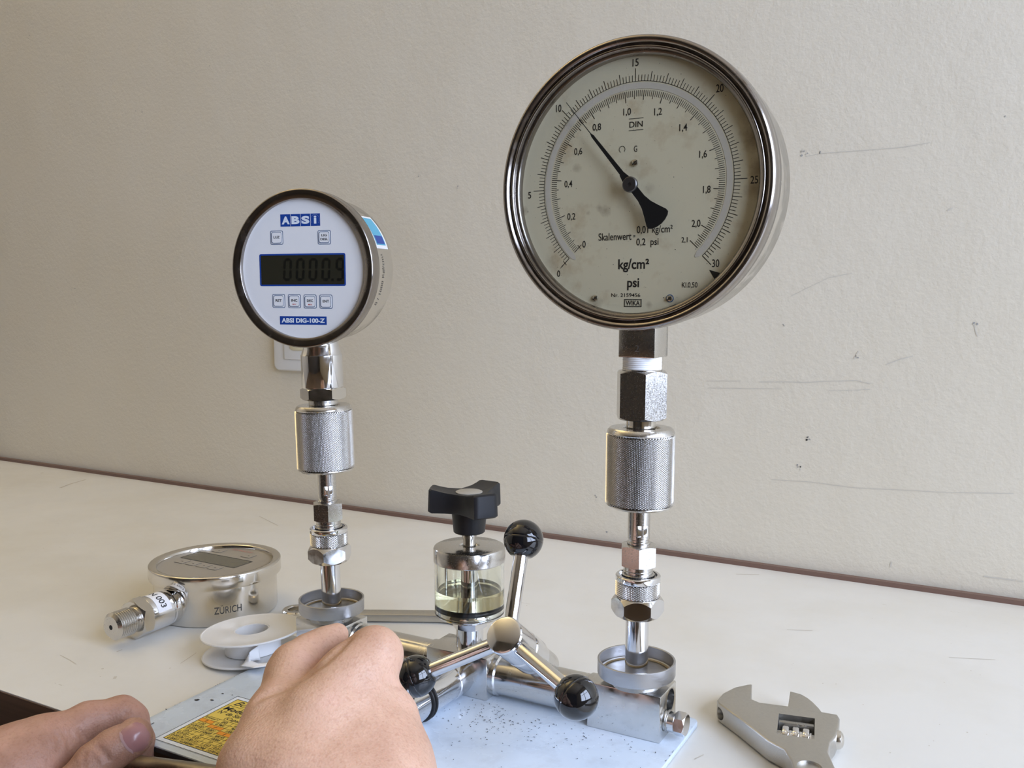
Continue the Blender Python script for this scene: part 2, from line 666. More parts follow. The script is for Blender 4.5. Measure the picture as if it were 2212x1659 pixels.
# ================================================================== the room
def struct(name, mb, mt, parent=None, **k):
    o = mb.build(name, mt, parent, **k)
    if parent is None:
        o['kind'] = 'structure'
    return o


T = 0.12
struct('floor', MB().box(RX0 - T, RX1 + T, RY0 - T, RY1 + T, RZ0 - T, RZ0), 'floor_tile')
struct('ceiling', MB().box(RX0 - T, RX1 + T, RY0 - T, RY1 + T, RZ1, RZ1 + T), 'ceiling_paint')
wb = struct('wall_back', MB().box(RX0 - T, RX1 + T, RY1, RY1 + T, RZ0, RZ1), 'wall_paint')
struct('wall_left', MB().box(RX0 - T, RX0, RY0, RY1, RZ0, RZ1), 'wall_paint')
struct('wall_front', MB().box(RX0 - T, RX1 + T, RY0 - T, RY0, RZ0, RZ1), 'front_paint')
wr = MB()
wr.box(RX1, RX1 + T, RY0, WIN[0], RZ0, RZ1)
wr.box(RX1, RX1 + T, WIN[1], RY1, RZ0, RZ1)
wr.box(RX1, RX1 + T, WIN[0], WIN[1], RZ0, WIN[2])
wr.box(RX1, RX1 + T, WIN[0], WIN[1], WIN[3], RZ1)
struct('wall_right', wr, 'wall_paint')
win = bpy.data.objects.new('window_1', None)
win.location = (RX1 + 0.05, WIN[0], WIN[2])
COL.objects.link(win)
win['kind'] = 'structure'
fm = MB()
fw_ = 0.05
fm.box(RX1 + 0.03, RX1 + 0.08, WIN[0], WIN[0] + fw_, WIN[2], WIN[3])
fm.box(RX1 + 0.03, RX1 + 0.08, WIN[1] - fw_, WIN[1], WIN[2], WIN[3])
fm.box(RX1 + 0.03, RX1 + 0.08, WIN[0], WIN[1], WIN[2], WIN[2] + fw_)
fm.box(RX1 + 0.03, RX1 + 0.08, WIN[0], WIN[1], WIN[3] - fw_, WIN[3])
fm.build('window_frame', 'window_white', win)
ym, zm = (WIN[0] + WIN[1]) / 2, WIN[2] + 0.62 * (WIN[3] - WIN[2])
MB().box(RX1 + 0.035, RX1 + 0.075, ym - 0.03, ym + 0.03, WIN[2] + fw_, WIN[3] - fw_).build('mullion', 'window_white', win)
for y0, y1 in ((WIN[0] + fw_, ym - 0.03), (ym + 0.03, WIN[1] - fw_)):
    MB().box(RX1 + 0.035, RX1 + 0.075, y0, y1, zm - 0.018, zm + 0.018).build('transom', 'window_white', win)
    MB().box(RX1 + 0.053, RX1 + 0.057, y0, y1, WIN[2] + fw_, zm - 0.018).build('pane', 'pane_glass', win)
    MB().box(RX1 + 0.053, RX1 + 0.057, y0, y1, zm + 0.018, WIN[3] - fw_).build('pane', 'pane_glass', win)
MB().box(RX1 - 0.06, RX1 + 0.03, WIN[0] - 0.04, WIN[1] + 0.04, WIN[2] - 0.03, WIN[2]).build('window_sill', 'window_white', win)


gl_ = thing('added_fill_lamp', (FILL_LAMP[0], FILL_LAMP[1], RZ0), 'added floor uplighter, out of view, warm fill light left of the table', 'lamp')  # unseen lamp body, added to carry the warm fill light
lf = Fr((FILL_LAMP[0], FILL_LAMP[1], 0), (0, 0, 1))
MB().lathe(cyl(0.14, RZ0, RZ0 + 0.025, 0.004), lf, 40).build('base', 'steel_dull', gl_)
MB().lathe(cyl(0.014, RZ0 + 0.02, FILL_LAMP[2] - 0.05, 0.002), lf, 20).build('pole', 'steel_dull', gl_)
MB().lathe([(0, -0.07), (0.05, -0.068), (0.13, -0.035), (0.205, 0.035), (0.2, 0.035), (0.125, -0.028), (0.05, -0.058), (0, -0.060)], Fr(FILL_LAMP, (0, 0, 1)), 48).build('bowl', 'bowl_white', gl_)


# scuffs and flaked specks on the back wall
def wall_pt(px, py):
    d = (RY1 - 0.0003) / (FW[1] + RT[1] * (px - 1106) / FPX - UPV[1] * (py - 829.5) / FPX)
    return at(px, py, d)


def wall_mark(mb, pts, w):
    P = [wall_pt(*q) for q in pts]
    for a, c in zip(P[:-1], P[1:]):
        t = (c - a).normalized()
        nrm = Vector((-t.z, 0, t.x)) * (w / 2)
        mb.add([a - nrm, c - nrm, c + nrm, a + nrm], [[0, 1, 2, 3]])


dk, pl = MB(), MB()
for px, py, n_, sp in ((1748, 948, 9, 6), (1736, 333, 7, 9), (1772, 330, 3, 3), (1730, 1008, 6, 8), (2170, 250, 3, 3), (905, 378, 3, 4),
                       (990, 404, 2, 3), (1692, 702, 3, 4), (2108, 700, 3, 5), (1850, 770, 3, 4), (640, 565, 3, 4), (60, 80, 3, 6),
                       (1290, 1075, 4, 6), (1315, 1150, 2, 5), (300, 240, 3, 8), (450, 140, 2, 5), (160, 620, 3, 8)):
    for k in range(n_):
        x, y = px + rnd.uniform(-sp, sp), py + rnd.uniform(-sp, sp)
        s = rnd.uniform(0.0004, 0.0011)
        c = wall_pt(x, y)
        a0 = rnd.uniform(0, 3)
        q = [c + Vector((s * math.cos(a0 + t) * rnd.uniform(.5, 1.4), 0, s * math.sin(a0 + t) * rnd.uniform(.5, 1.4))) for t in (0, 1.3, 2.5, 3.8, 5)]
        (dk if k % 2 == 0 else pl).add(q, [[0, 1, 2, 3, 4]])
for pts, w in (([(1640, 825), (1700, 825), (1742, 826), (1800, 823), (1850, 822), (1880, 829)], 0.0006), ([(1790, 844), (1840, 843), (1880, 841)], 0.0005),
               ([(1915, 787), (1945, 776), (1972, 769)], 0.0007), ([(1668, 1036), (1750, 1041), (1850, 1054), (1960, 1059), (2050, 1064), (2190, 1066)], 0.0005),
               ([(2125, 1245), (2165, 1250), (2210, 1256)], 0.0010), ([(1740, 338), (1775, 331), (1860, 325), (1950, 318), (2008, 308)], 0.0005),
               ([(1708, 640), (1790, 600), (1840, 590)], 0.0004), ([(2046, 455), (2058, 449)], 0.0010), ([(1525, 823), (1600, 823)], 0.0005),
               ([(1530, 838), (1690, 840)], 0.0005), ([(1923, 1225), (1926, 1214)], 0.0012), ([(2105, 700), (2108, 718), (2112, 726)], 0.0008),
               ([(1845, 775), (1855, 758)], 0.0009)):
    wall_mark(pl, pts, w)
dk.build('flaked_paint', 'wall_scuff', wb, flat=True)['kind'] = 'stuff'
pl.build('scuff_marks', 'wall_scuff_pale', wb, flat=True)['kind'] = 'stuff'

# ================================================================== table
TY0, TY1, TX0, TX1 = 0.3397, 0.838, -1.42, 0.95
tab = thing('table', ((TX0 + TX1) / 2, (TY0 + TY1) / 2, RZ0), 'long cream laminate worktable with brown edges against the wall', 'table')
MB().box(TX0, TX1, TY0, TY1, -0.003, 0.0).build('table_top', 'laminate', tab)
MB().box(TX0, TX1, TY0 + 0.0004, TY1 - 0.001, -0.040, -0.003).build('core', 'brown_edge', tab)
eb = MB()
eb.box(TX0 - 0.001, TX1 + 0.001, TY0 - 0.001, TY0, -0.040, -0.0006)
eb.build('edge_band', 'brown_edge', tab)
MB().box(TX0 - 0.001, TX1 + 0.001, TY1, TY1 + 0.006, -0.035, 0.0040).build('edge_band', 'brown_lip', tab)
for x in (TX0 + 0.05, TX1 - 0.05):
    for y in (TY0 + 0.04, TY1 - 0.04):
        MB().box(x - 0.022, x + 0.022, y - 0.022, y + 0.022, RZ0, -0.040).build('leg', 'brown_edge', tab, bevel=0.002)
# marks worn into the laminate
mk = MB()


def top_pt(px, py, z=0.0):
    r = FW + RT * (px - 1106) / FPX - UPV * (py - 829.5) / FPX
    return at(px, py, (z - HCAM) / r[2])


def top_mark(mb, pts, w, z=0.00015):
    P = [top_pt(*q, z) for q in pts]
    for a, c in zip(P[:-1], P[1:]):
        t = (c - a).normalized()
        nrm = Vector((-t.y, t.x, 0)) * (w / 2)
        mb.add([a - nrm, c - nrm, c + nrm, a + nrm], [[0, 1, 2, 3]])


for pts, w in (([(130, 1054), (150, 1046), (185, 1036)], 0.0030), ([(88, 1022), (94, 1021)], 0.003), ([(252, 1408), (264, 1403)], 0.0009),
               ([(219, 1445), (224, 1444)], 0.0016), ([(247, 1466), (250, 1461)], 0.0018), ([(390, 1433), (424, 1410)], 0.0005),
               ([(130, 1415), (150, 1425), (165, 1435)], 0.0005), ([(1700, 1360), (1755, 1362)], 0.0008), ([(1590, 1240), (1640, 1241)], 0.001),
               ([(560, 1115), (600, 1135)], 0.0008), ([(2050, 1420), (2150, 1425)], 0.0006), ([(1500, 1640), (1520, 1630)], 0.0007)):
    top_mark(mk, pts, w)
for k in range(60):
    px, py = rnd.choice([(rnd.uniform(20, 420), rnd.uniform(1050, 1480)), (rnd.uniform(1480, 2200), rnd.uniform(1300, 1640)), (rnd.uniform(780, 1300), rnd.uniform(1130, 1330))])
    c = top_pt(px, py, 0.00015)
    s = rnd.uniform(0.0002, 0.0006)
    mk.add([c + Vector((s * math.cos(t + k), s * math.sin(t + k) * 1.3, 0)) for t in (0, 1.4, 2.9, 4.4)], [[0, 1, 2, 3]])
mk.build('wear_marks', 'table_mark', tab, flat=True)['kind'] = 'stuff'

# ================================================================== wall outlet behind the small gauge
so = thing('wall_outlet', (-0.765, RY1, 0.19), 'white wall socket plate on the back wall behind the white-faced gauge', 'wall socket')
sf = Fr((-0.7585, RY1, 0.1975), (0, -1, 0), ex=(1, 0, 0))
pts = rect_pts(0, 0, 0.076, 0.076, 0.008)
MB().prism(pts, 0, 0.006, sf).build('cover_plate', 'socket_white', so, bevel=0.002, bseg=3)
MB().prism(rect_pts(0.002, -0.002, 0.044, 0.044, 0.002), 0.006, 0.0074, sf).build('insert', 'socket_white', so, bevel=0.0006)
MB().prism(rect_pts(0.002, -0.004, 0.024, 0.018, 0.006), 0.0074, 0.0084, sf).build('socket_face', 'socket_yellow', so, bevel=0.0005)
for dx in (-0.004, 0.008):
    MB().lathe(cyl(0.0022, 0.0084, 0.0087, 0.0001), Fr(sf.p(dx, -0.004, 0), sf.z), 14).build('contact_hole', 'rust_stain', so)
kb = thing('black_foot', (-1.381, 0.826, 0.0), 'small black rounded object at the far left end of the table', 'object')
MB().lathe([(0, 0), (0.010, 0), (0.0115, 0.002), (0.0105, 0.014), (0.008, 0.018), (0.004, 0.0195), (0, 0.020)], Fr((-1.381, 0.826, 0), (0, 0, 1)), 28).build('body', 'black_rubber', kb)
MB().torus(Fr((-1.381, 0.826, 0), (0, 0, 1)), 0.0108, 0.0012, 32, 8, 0.005).build('rim', 'black_rubber', kb)

# ================================================================== pump
ZP = 0.0036
PY = 0.482
pump = thing('test_pump', (-0.2985, PY, 0.0), 'chromed hydraulic hand pump with two risers and oil cup on a white steel plate', 'pump')
# base plate: white paint, bare edge
x0, x1, y0, y1 = -0.4405, -0.1565, 0.3322, 0.5092
plate_pts = rect_pts((x0 + x1) / 2, (y0 + y1) / 2, x1 - x0, y1 - y0, 0.005)
bpl = MB().prism(plate_pts, 0.0002, ZP).build('base_plate', 'plate_paint', pump, bevel=0.0006)
MB().box(x0 + 0.005, x1 - 0.005, y0 - 0.0003, y0 + 0.0004, 0.0002, ZP - 0.0008).build('bare_edge', 'plate_edge', bpl)
ch = MB()
for px, py, w in ((424, 1512, .0016), (428, 1511, .0012), (458, 1512, .0014), (481, 1498, .0010), (359, 1532, .0008), (558, 1437, .0010), (568, 1434, .0010), (502, 1501, .0006)):
    c = top_pt(px, py, ZP + 0.0002)
    ch.add([c + Vector((w * math.cos(t), 0.6 * w * math.sin(t), 0)) for t in (0, 1.0, 2.2, 3.3, 4.5, 5.4)], [[0, 1, 2, 3, 4, 5]])
for k in range(30):
    e = rnd.random()
    c = Vector((x1 - 0.0006, y0 + e * (y1 - y0), ZP + 0.0002)) if k % 2 else Vector((x0 + 0.0006, y0 + e * (y1 - y0), ZP + 0.0002))
    w = rnd.uniform(0.0002, 0.0005)
    ch.add([c + Vector((0.5 * w * math.cos(t), 1.4 * w * math.sin(t), 0)) for t in (0, 1.0, 2.2, 3.3, 4.5, 5.4)], [[0, 1, 2, 3, 4, 5]])
top_mark(ch, [(323, 1566), (333, 1561)], 0.0007, ZP + 0.0002)
ch.build('paint_chips', 'plate_edge', bpl, flat=True)['kind'] = 'stuff'
fl = MB()
for k in range(250):
    if k < 165:
        X, Y = rnd.gauss(-0.262, 0.018), rnd.gauss(0.452, 0.012)
    elif k < 210:
        X, Y = rnd.gauss(-0.205, 0.018), rnd.gauss(0.452, 0.010)
    else:
        X, Y = rnd.uniform(-0.30, -0.165), rnd.uniform(0.36, 0.465)
    if Y > 0.4675 or X > -0.162:
        continue
    s = rnd.uniform(0.00009, 0.00026)
    a = rnd.uniform(0, 6)
    l = rnd.uniform(1, 3.4)
    c = Vector((X, Y, ZP + 0.0003))
    d = Vector((math.cos(a), math.sin(a), 0))
    e = Vector((-d.y, d.x, 0))
    fl.add([c - d * s * l - e * s, c + d * s * l - e * s * .6, c + d * s * l + e * s, c - d * s * l + e * s * .7, c + Vector((0, 0, 0.0003))],
           [[0, 1, 4], [1, 2, 4], [2, 3, 4], [3, 0, 4]])
fo = fl.build('metal_filings', 'plate_edge', None, flat=True, loc=(-0.25, 0.45, ZP))
tag(fo, 'dark metal filings and chips scattered on the white plate', 'filings', kind='stuff')

# conversion table label on the plate
LF = Fr((-0.4123, 0.3406, ZP + 0.0001), (0, 0, 1), ex=(1, 0, 0))
LW, LH = 0.0440, 0.0560
lab = MB()
flat_poly(lab, LF, rect_pts(LW / 2, LH / 2, LW + 0.0076, LH + 0.0076), 0.00005)
labo = lab.build('data_label', 'white_print', pump, flat=True)
yl, og, ink = MB(), MB(), MB()
flat_poly(yl, LF, rect_pts(LW / 2, LH / 2, LW, LH), 0.00012)
cw, rh = 0.0109, 0.0035


def hline(mb, xa, ya, xb, yb, w, z=0.00022):
    t = Vector((xb - xa, yb - ya)).normalized()
    nx, ny = -t.y * w / 2, t.x * w / 2
    flat_poly(mb, LF, [(xa - nx, ya - ny), (xb - nx, yb - ny), (xb + nx, yb + ny), (xa + nx, ya + ny)], z)


for k in range(1, 10):
    hline(ink, 0, k * rh, LW, k * rh, 0.00022)
for k in range(1, 5):
    hline(ink, k * cw, 0, k * cw, 9 * rh, 0.00022)
hline(ink, 0, 0.0477, LW, 0.0477, 0.00025)
for xa, ya, xb, yb in ((0, 0, LW, 0), (0, LH, LW, LH), (0, 0, 0, LH), (LW, 0, LW, LH)):
    hline(ink, xa, ya, xb, yb, 0.0004)
for xa, ya, xb, yb in ((-.0034, -.0034, LW + .0034, -.0034), (-.0034, LH + .0034, LW + .0034, LH + .0034), (-.0034, -.0034, -.0034, LH + .0034), (LW + .0034, -.0034, LW + .0034, LH + .0034)):
    hline(ink, xa, ya, xb, yb, 0.0003)
rows = [['Kgf/cm²', 'BAR', 'mBAR', 'PSI'], ['1', '0.981', '981', '14.22'], ['1.02', '1', '1000', '14.50'], ['0.00102', '0.001', '1', '0.0145'],
        ['0.0704', '0.0689', '68.95', '1'], ['10.2', '10', '10000', '145'], ['0.0102', '0.01', '10', '0.1450'], ['0.00136', '0.00133', '1.333', '0.01934'],
        ['0.0001', '0.000098', '0.098', '0.001421']]
for i, rw in enumerate(rows):
    for j, s in enumerate(rw):
        cyy = (8.5 - i) * rh
        if s == '1':
            flat_poly(og, LF, rect_pts((j + .5) * cw, cyy, cw, rh), 0.00017)
        put_text(ink, LF, s, (j + .5) * cw, cyy, min(0.0092, 0.0013 * len(s)), 0.0021, 0.012, z=0.00022, shear=0.2)
put_text(ink, LF, 'Bomba', 0.0150, 0.0520, 0.024, 0.0056, 0.0, z=0.00022, shear=0.35)
put_text(ink, LF, 'Modelo', 0.0125, 0.0441, 0.021, 0.0046, 0.02, z=0.00022, shear=0.1)
put_text(ink, LF, 'Nº de Série', 0.0130, 0.0389, 0.021, 0.0038, 0.008, z=0.00022, shear=0.1)
put_text(ink, LF, '(Capacidade)', 0.0235, 0.0340, 0.022, 0.0040, 0.006, z=0.00022, shear=0.1)
yl.build('yellow_field', 'yellow_label', labo, flat=True)
og.build('orange_cells', 'orange_label', labo, flat=True)
ink.build('lettering', 'black_ink', labo, flat=True)


# blocks, with bores cut through
def cut(ob, cutters):
    for c in cutters:
        md = ob.modifiers.new('bore', 'BOOLEAN')
        md.operation = 'DIFFERENCE'
        md.solver = 'EXACT'
        md.object = c
    bpy.context.view_layer.update()
    dg = bpy.context.evaluated_depsgraph_get()
    me = bpy.data.meshes.new_from_object(ob.evaluated_get(dg))
    ob.modifiers.clear()
    old = ob.data
    ob.data = me
    me.shade_smooth()
    me.set_sharp_from_angle(angle=math.radians(30))
    for c in cutters:
        bpy.data.objects.remove(c)
    return ob


BY0, BY1, BZ1 = 0.4688, 0.4952, 0.0302
for xa, xb in ((-0.4300, -0.3887), (-0.3218, -0.2777), (-0.2106, -0.1664)):
    blk = MB().box(xa, xb, BY0, BY1, ZP, BZ1).build('manifold_block', 'chrome_worn', pump, bevel=0.0007)
    c1 = MB().lathe(cyl(0.0065, -0.012, 0.02, 0.0001), Fr((xb, 0.4855, 0.0222), (1, 0, 0)), 32).build('c', 'dark_hole')
    if xa > -0.25 or xa < -0.4:
        cut(blk, [c1])
    else:
        bpy.data.objects.remove(c1)
# connecting pipes
for xa, xb in ((-0.3887, -0.3218), (-0.2777, -0.2106)):
    pf = Fr((xa, PY, 0.0165), (1, 0, 0))
    L = xb - xa
    MB().lathe([(0.0100, -0.002), (0.0128, 0.0), (0.0128, 0.0035), (0.0118, 0.0045), (0.0118, L - 0.0045), (0.0128, L - 0.0035), (0.0128, L), (0.01, L + 0.002)], pf, 56).build('pipe', 'chrome_worn', pump)
# end plug on the right block
pgf = Fr((-0.1664, 0.4792, 0.0128), (1, 0, 0))
pg = MB().lathe(cyl(0.0056, -0.004, 0.0072), pgf, 32).build('end_plug', 'chrome_worn', pump)
MB().hexnut(pgf, 0.0068, 0.0055, 0.0118, 0.3).build('hex_head', 'chrome', pg)
MB().torus(pgf, 0.0056, 0.0007, 32, 8, 0.0012).build('seal_ring', 'steel_dull', pg)

# screw cylinder running from the middle block toward the user, black O-rings
SX, SZ = -0.2995, 0.0162
sfz = Fr((SX, BY0, SZ), (0, -1, 0), ex=(1, 0, 0))
MB().lathe([(0.0112, -0.003), (0.0122, 0.0), (0.0122, 0.0118), (0.0116, 0.0124), (0.0116, 0.118), (0.0108, 0.119), (0.0, 0.119)], sfz, 64).build('screw_cylinder', 'chrome', pump)
for d in (0.0395, 0.0425):
    MB().torus(sfz, 0.0121, 0.00085, 64, 10, d).build('o_ring', 'black_rubber', pump)
# turning bars at its near end
HBY = 0.318
hub2 = MB().lathe(cyl(0.0125, 0.119, 0.168, 0.001), sfz, 48).build('turning_hub', 'chrome', pump)
sc_ = Vector((SX, HBY, SZ))
for ang, bl_ in ((189.0, 0.132), (69.0, 0.066), (309.0, 0.132)):
    dv = Vector((math.cos(math.radians(ang)), 0, math.sin(math.radians(ang))))
    f2 = Fr(sc_, dv)
    MB().lathe(cyl(0.0056, 0.009, bl_, 0.0008), f2, 28).build('turning_bar', 'bar_steel', hub2)

# ------------------------------------------------------------------ oil reservoir with star knob
RXA, RYA = -0.2992, 0.4845
rf = Fr((RXA, RYA, 0), (0, 0, 1), ex=(1, 0, 0))
rs = MB().lathe(cyl(0.0087, BZ1 - 0.001, 0.0425), rf, 48).build('reservoir_neck', 'chrome', pump)
MB().hexnut(rf, 0.0112, 0.0420, 0.0482, 0.35).build('neck_nut', 'chrome', rs)
MB().lathe([(0, 0.0478), (0.0125, 0.0478), (0.0195, 0.0496), (0.0208, 0.0506), (0.0208, 0.0518), (0.0198, 0.0521), (0.0198, 0.0530), (0.0190, 0.0545), (0, 0.0545)], rf, 64).build('reservoir_base', 'chrome', rs)
MB().torus(rf, 0.0192, 0.0017, 64, 12, 0.0560).build('seal_ring', 'black_rubber', rs)
GB, GT, GO, GI = 0.0515, 0.0850, 0.0220, 0.0201
cupo = MB().lathe([(GI, GB), (GO - .0004, GB), (GO, GB + .0004), (GO, GT), (GI, GT)], rf, 96, closed=True).build('sight_cup', 'acrylic', pump)
MB().lathe([(0, 0.0580), (GI + 0.0002, 0.0580), (GI + 0.0002, 0.0672), (0, 0.0668)], rf, 96).build('oil', 'oil', cupo)
capo = MB().lathe([(0, 0.0842), (0.0190, 0.0842), (0.0222, 0.0848), (0.0226, 0.0853), (0.0226, 0.0928), (0.0220, 0.0940), (0.0208, 0.0946), (0.0065, 0.0946), (0.0060, 0.0938), (0, 0.0938)], rf, 72).build('reservoir_cap', 'steel', pump)
MB().lathe(cyl(0.0054, 0.0545, 0.0842), rf, 32).build('centre_post', 'chrome', capo)
MB().lathe(cyl(0.0010, 0.0600, 0.0842, 0.0002), Fr((RXA - 0.0166, RYA - 0.002, 0), (0, 0, 1)), 12).build('filler_wire', 'steel', capo)
kn = MB().lathe([(0, 0.0935), (0.0042, 0.0938), (0.0038, 0.0975), (0.0045, 0.1005), (0.0050, 0.1022), (0.0050, 0.104), (0, 0.104)], rf, 32).build('valve_spindle', 'steel_polished', pump)
star = MB().lathe([(0, 0.1030), (0.0092, 0.1030), (0.0099, 0.1036), (0.0112, 0.1176), (0.0112, 0.1215), (0, 0.1215)], rf, 48)
outl = []
cam_a = -PI / 2 + math.atan2(-RXA, RYA)
for k, ph in enumerate((-95, 25, 145)):
    a = cam_a + math.radians(ph)
    R_, w_ = 0.0248, 0.0078
    d = Vector((math.cos(a), math.sin(a)))
    e = Vector((-d.y, d.x))
    for rr, ww in ((0.0150, -0.0085), (0.0205, -0.0079), (R_ - .0014, -w_), (R_ - .0002, -w_ + .0014), (R_, -w_ + .003), (R_, w_ - .003), (R_ - .0002, w_ - .0014), (R_ - .0014, w_), (0.0205, 0.0079), (0.0150, 0.0085)):
        outl.append(d * rr + e * ww)
    a2 = a + PI / 3
    outl.append(Vector((math.cos(a2), math.sin(a2))) * 0.0122)
N = len(outl)


def kz(r, top):
    t = max(0.0, min(1.0, (r - 0.009) / 0.0155))
    return (0.1284 + 0.0032 * t ** 1.6) if top else (0.1166 - 0.0002 * t)


vs, fs = [], []
lv = [(0.0, 0), (0.45, 1), (0.80, 1), (0.955, 1), (1.0, 1)]
levels = []
for s, top in ((0.50, True), (0.78, True), (0.955, True), (1.0, True), (1.02, False), (0.965, False), (0.5, False)):
    row = []
    for q in outl:
        r_ = q.length * s
        z = kz(r_, top)
        if top and s == 1.0:
            z -= 0.0011
        if (not top) and s == 1.02:
            z += 0.0011
        row.append(len(vs))
        vs.append(rf.p(q.x * s, q.y * s, z))
    levels.append(row)
for A, C in zip(levels[:-1], levels[1:]):
    for k in range(N):
        fs.append([A[k], A[(k + 1) % N], C[(k + 1) % N], C[k]])
ct = len(vs)
vs += [rf.p(0, 0, kz(0, True)), rf.p(0, 0, kz(0, False))]
for k in range(N):
    fs.append([ct, levels[0][k], levels[0][(k + 1) % N]])
    fs.append([ct + 1, levels[-1][(k + 1) % N], levels[-1][k]])
star.add(vs, fs)
so_ = star.build('star_knob', 'black_plastic', kn, smooth=38)
MB().lathe([(0, 0.1283), (0.0084, 0.1283), (0.0084, 0.1288), (0.0078, 0.1291), (0, 0.1291)], rf, 40).build('knob_cap', 'knob_cap', kn)

# ------------------------------------------------------------------ three-armed handwheel on its sloping stem
EL = math.radians(35.5)
ax = Vector((0, -math.cos(EL), math.sin(EL)))
HW = Vector((-0.2442, 0.4308, 0.0643))
hf = Fr(HW, ax, ex=(1, 0, 0))
hub = MB().lathe([(0, 0.0), (0.0092, 0.0), (0.0101, -0.0004), (0.0107, -0.0013), (0.0107, -0.0220), (0.0101, -0.0226), (0.0101, -0.0240), (0.0107, -0.0246), (0.0107, -0.0400), (0.0100, -0.0440), (0.0, -0.0440)], hf, 56).build('handwheel_hub', 'chrome', pump)
MB().lathe([(0.0, -0.0430), (0.0092, -0.0430), (0.0092, -0.0620), (0.0, -0.0620)], hf, 48).build('stem_boss', 'chrome_worn', hub)
for k in range(3):
    an = math.radians(95.07 + 120 * k)
    bc = HW + (hf.x * math.cos(an) + hf.y * math.sin(an)) * 0.056
    root = HW - ax * 0.0065 + (hf.x * math.cos(an) + hf.y * math.sin(an)) * 0.006
    dv = bc - root
    f3 = Fr(root, dv)
    Ls = dv.length
    MB().lathe(cyl(0.0042, 0.0, Ls - 0.004), f3, 28).build('spoke', 'chrome', hub)
    kb_ = MB()
    rb = 0.0116
    prof = [(0, -rb * .93)]
    prof = []
    for i in range(29):
        a = -PI / 2 + PI * i / 28
        z = rb * math.sin(a)
        r_ = rb * math.cos(a)
        if z < -rb * 0.90:
            continue
        if i == 28:
            r_ = 0.0
        prof.append((r_, z))
        if i == 14:
            prof += [(rb - 0.00009, 0.00009), (rb - 0.00001, 0.00020)]
    prof = [(0, prof[0][1])] + prof
    MB().lathe(prof, Fr(bc, f3.z), 48).build('ball_knob', 'black_gloss', hub, smooth=60)


# ------------------------------------------------------------------ risers with drip cups, and what is screwed onto them
def stem_frames(base, lean):
    up = Vector((0, 0, 1)) + Vector(RT) * lean
    return Fr((base[0], base[1], 0.044), up, ex=(1, 0, 0))


SR = stem_frames((-0.1859, 0.4822), 0.0057)
SL = stem_frames((-0.4085, 0.4812), -0.0215)


def riser(F, nut_ph):
    base = Fr((F.o.x, F.o.y, 0), (0, 0, 1), ex=(1, 0, 0))
    cp = MB().lathe([(0, 0.0345), (0.0206, 0.0345), (0.0218, 0.0352), (0.0222, 0.0362), (0.0222, 0.0438), (0.0220, 0.0440), (0.0211, 0.0440), (0.0209, 0.0438), (0.0209, 0.0370), (0.0200, 0.0360), (0, 0.0360)], base, 72).build('drip_cup', 'aluminium', pump)
    MB().lathe(cyl(0.0150, BZ1 - 0.0006, 0.0348), base, 48).build('cup_foot', 'steel_dull', cp)
    MB().torus(base, 0.0195, 0.0005, 64, 6, 0.0364).build('oil_line', 'rust_stain', cp)
    rs_ = MB().lathe(cyl(0.0066, -0.0125, 0.030), F, 40).build('riser', 'chrome', pump)
    MB().lathe([(0.0066, 0.0252), (0.0112, 0.0254), (0.0118, 0.0262)], F, 40).build('nut_washer', 'chrome', rs_)
    MB().hexnut(F, 0.0149, 0.0262, 0.0371, nut_ph, chz=0.0028).build('union_nut', 'chrome', pump)
    kr = MB().knurl(F, 0.0129, 0.0374, 0.0462, 40, 0.0011)
    kr = kr.build('knurled_ring', 'knurl_steel', pump, flat=True)
    MB().lathe([(0.0095, 0.0366), (0.0121, 0.0366), (0.0124, 0.0374)], F, 48).build('ring_skirt', 'chrome', kr)
    MB().lathe([(0.0124, 0.0460), (0.0127, 0.0466), (0.0127, 0.0490), (0.0122, 0.0496), (0.0108, 0.0496), (0.0106, 0.0478), (0.0090, 0.0476)], F, 56).build('ring_lip', 'chrome', kr)


riser(SR, math.radians(-99))
riser(SL, math.radians(-66))


def coupling(F, hex_ph, label):
    c = thing('quick_coupling', F.p(0, 0, 0.048), label, 'coupling')
    MB().lathe([(0, 0.0485), (0.0094, 0.0485), (0.0094, 0.0500), (0.0083, 0.0503), (0.0083, 0.0520), (0.0080, 0.0523), (0.0083, 0.0526), (0.0083, 0.0560), (0, 0.0560)], F, 40).build('neck', 'steel', c)
    MB().hexnut(F, 0.0109, 0.0547, 0.0669, hex_ph, chz=0.0008).build('hex_nut', 'steel', c)
    rod = MB().lathe([(0, 0.0660), (0.0066, 0.0660), (0.0066, 0.0685), (0.0058, 0.0690), (0.0058, 0.0700), (0.00625, 0.0705), (0.00625, 0.0900), (0, 0.0900)], F, 40).build('rod', 'steel', c)
    vd = Vector((-F.o.x, -F.o.y, 0)).normalized()
    vd = (Matrix.Rotation(math.radians(18 if F is SR else 8), 3, 'Z') @ vd)
    ff = Fr(F.p(0, 0, 0.0755) + vd * 0.0053, vd, ex=F.z)
    MB().prism(rect_pts(0, 0, 0.0066, 0.0062, 0.0006), -0.001, 0.0009, ff).build('spanner_flat', 'chrome', rod, bevel=0.0003)
    kn_ = MB().knurl(F, 0.0194, 0.0905, 0.1300, 66, 0.0013).build('knurled_sleeve', 'knurl_steel', c, flat=True)
    MB().lathe([(0.0186, 0.1300), (0.0189, 0.1306), (0.0184, 0.1322), (0.0172, 0.1334), (0.0110, 0.1334), (0.0106, 0.1326), (0, 0.1326)], F, 64).build('sleeve_shoulder', 'steel', kn_)
    MB().lathe([(0.0186, 0.0905), (0.0187, 0.0900), (0.0175, 0.0888), (0.0060, 0.0888)], F, 64).build('sleeve_foot', 'steel', kn_)
    MB().lathe(cyl(0.0082, 0.1326, 0.1385), F, 40).build('collar', 'steel_polished', c)
    return c


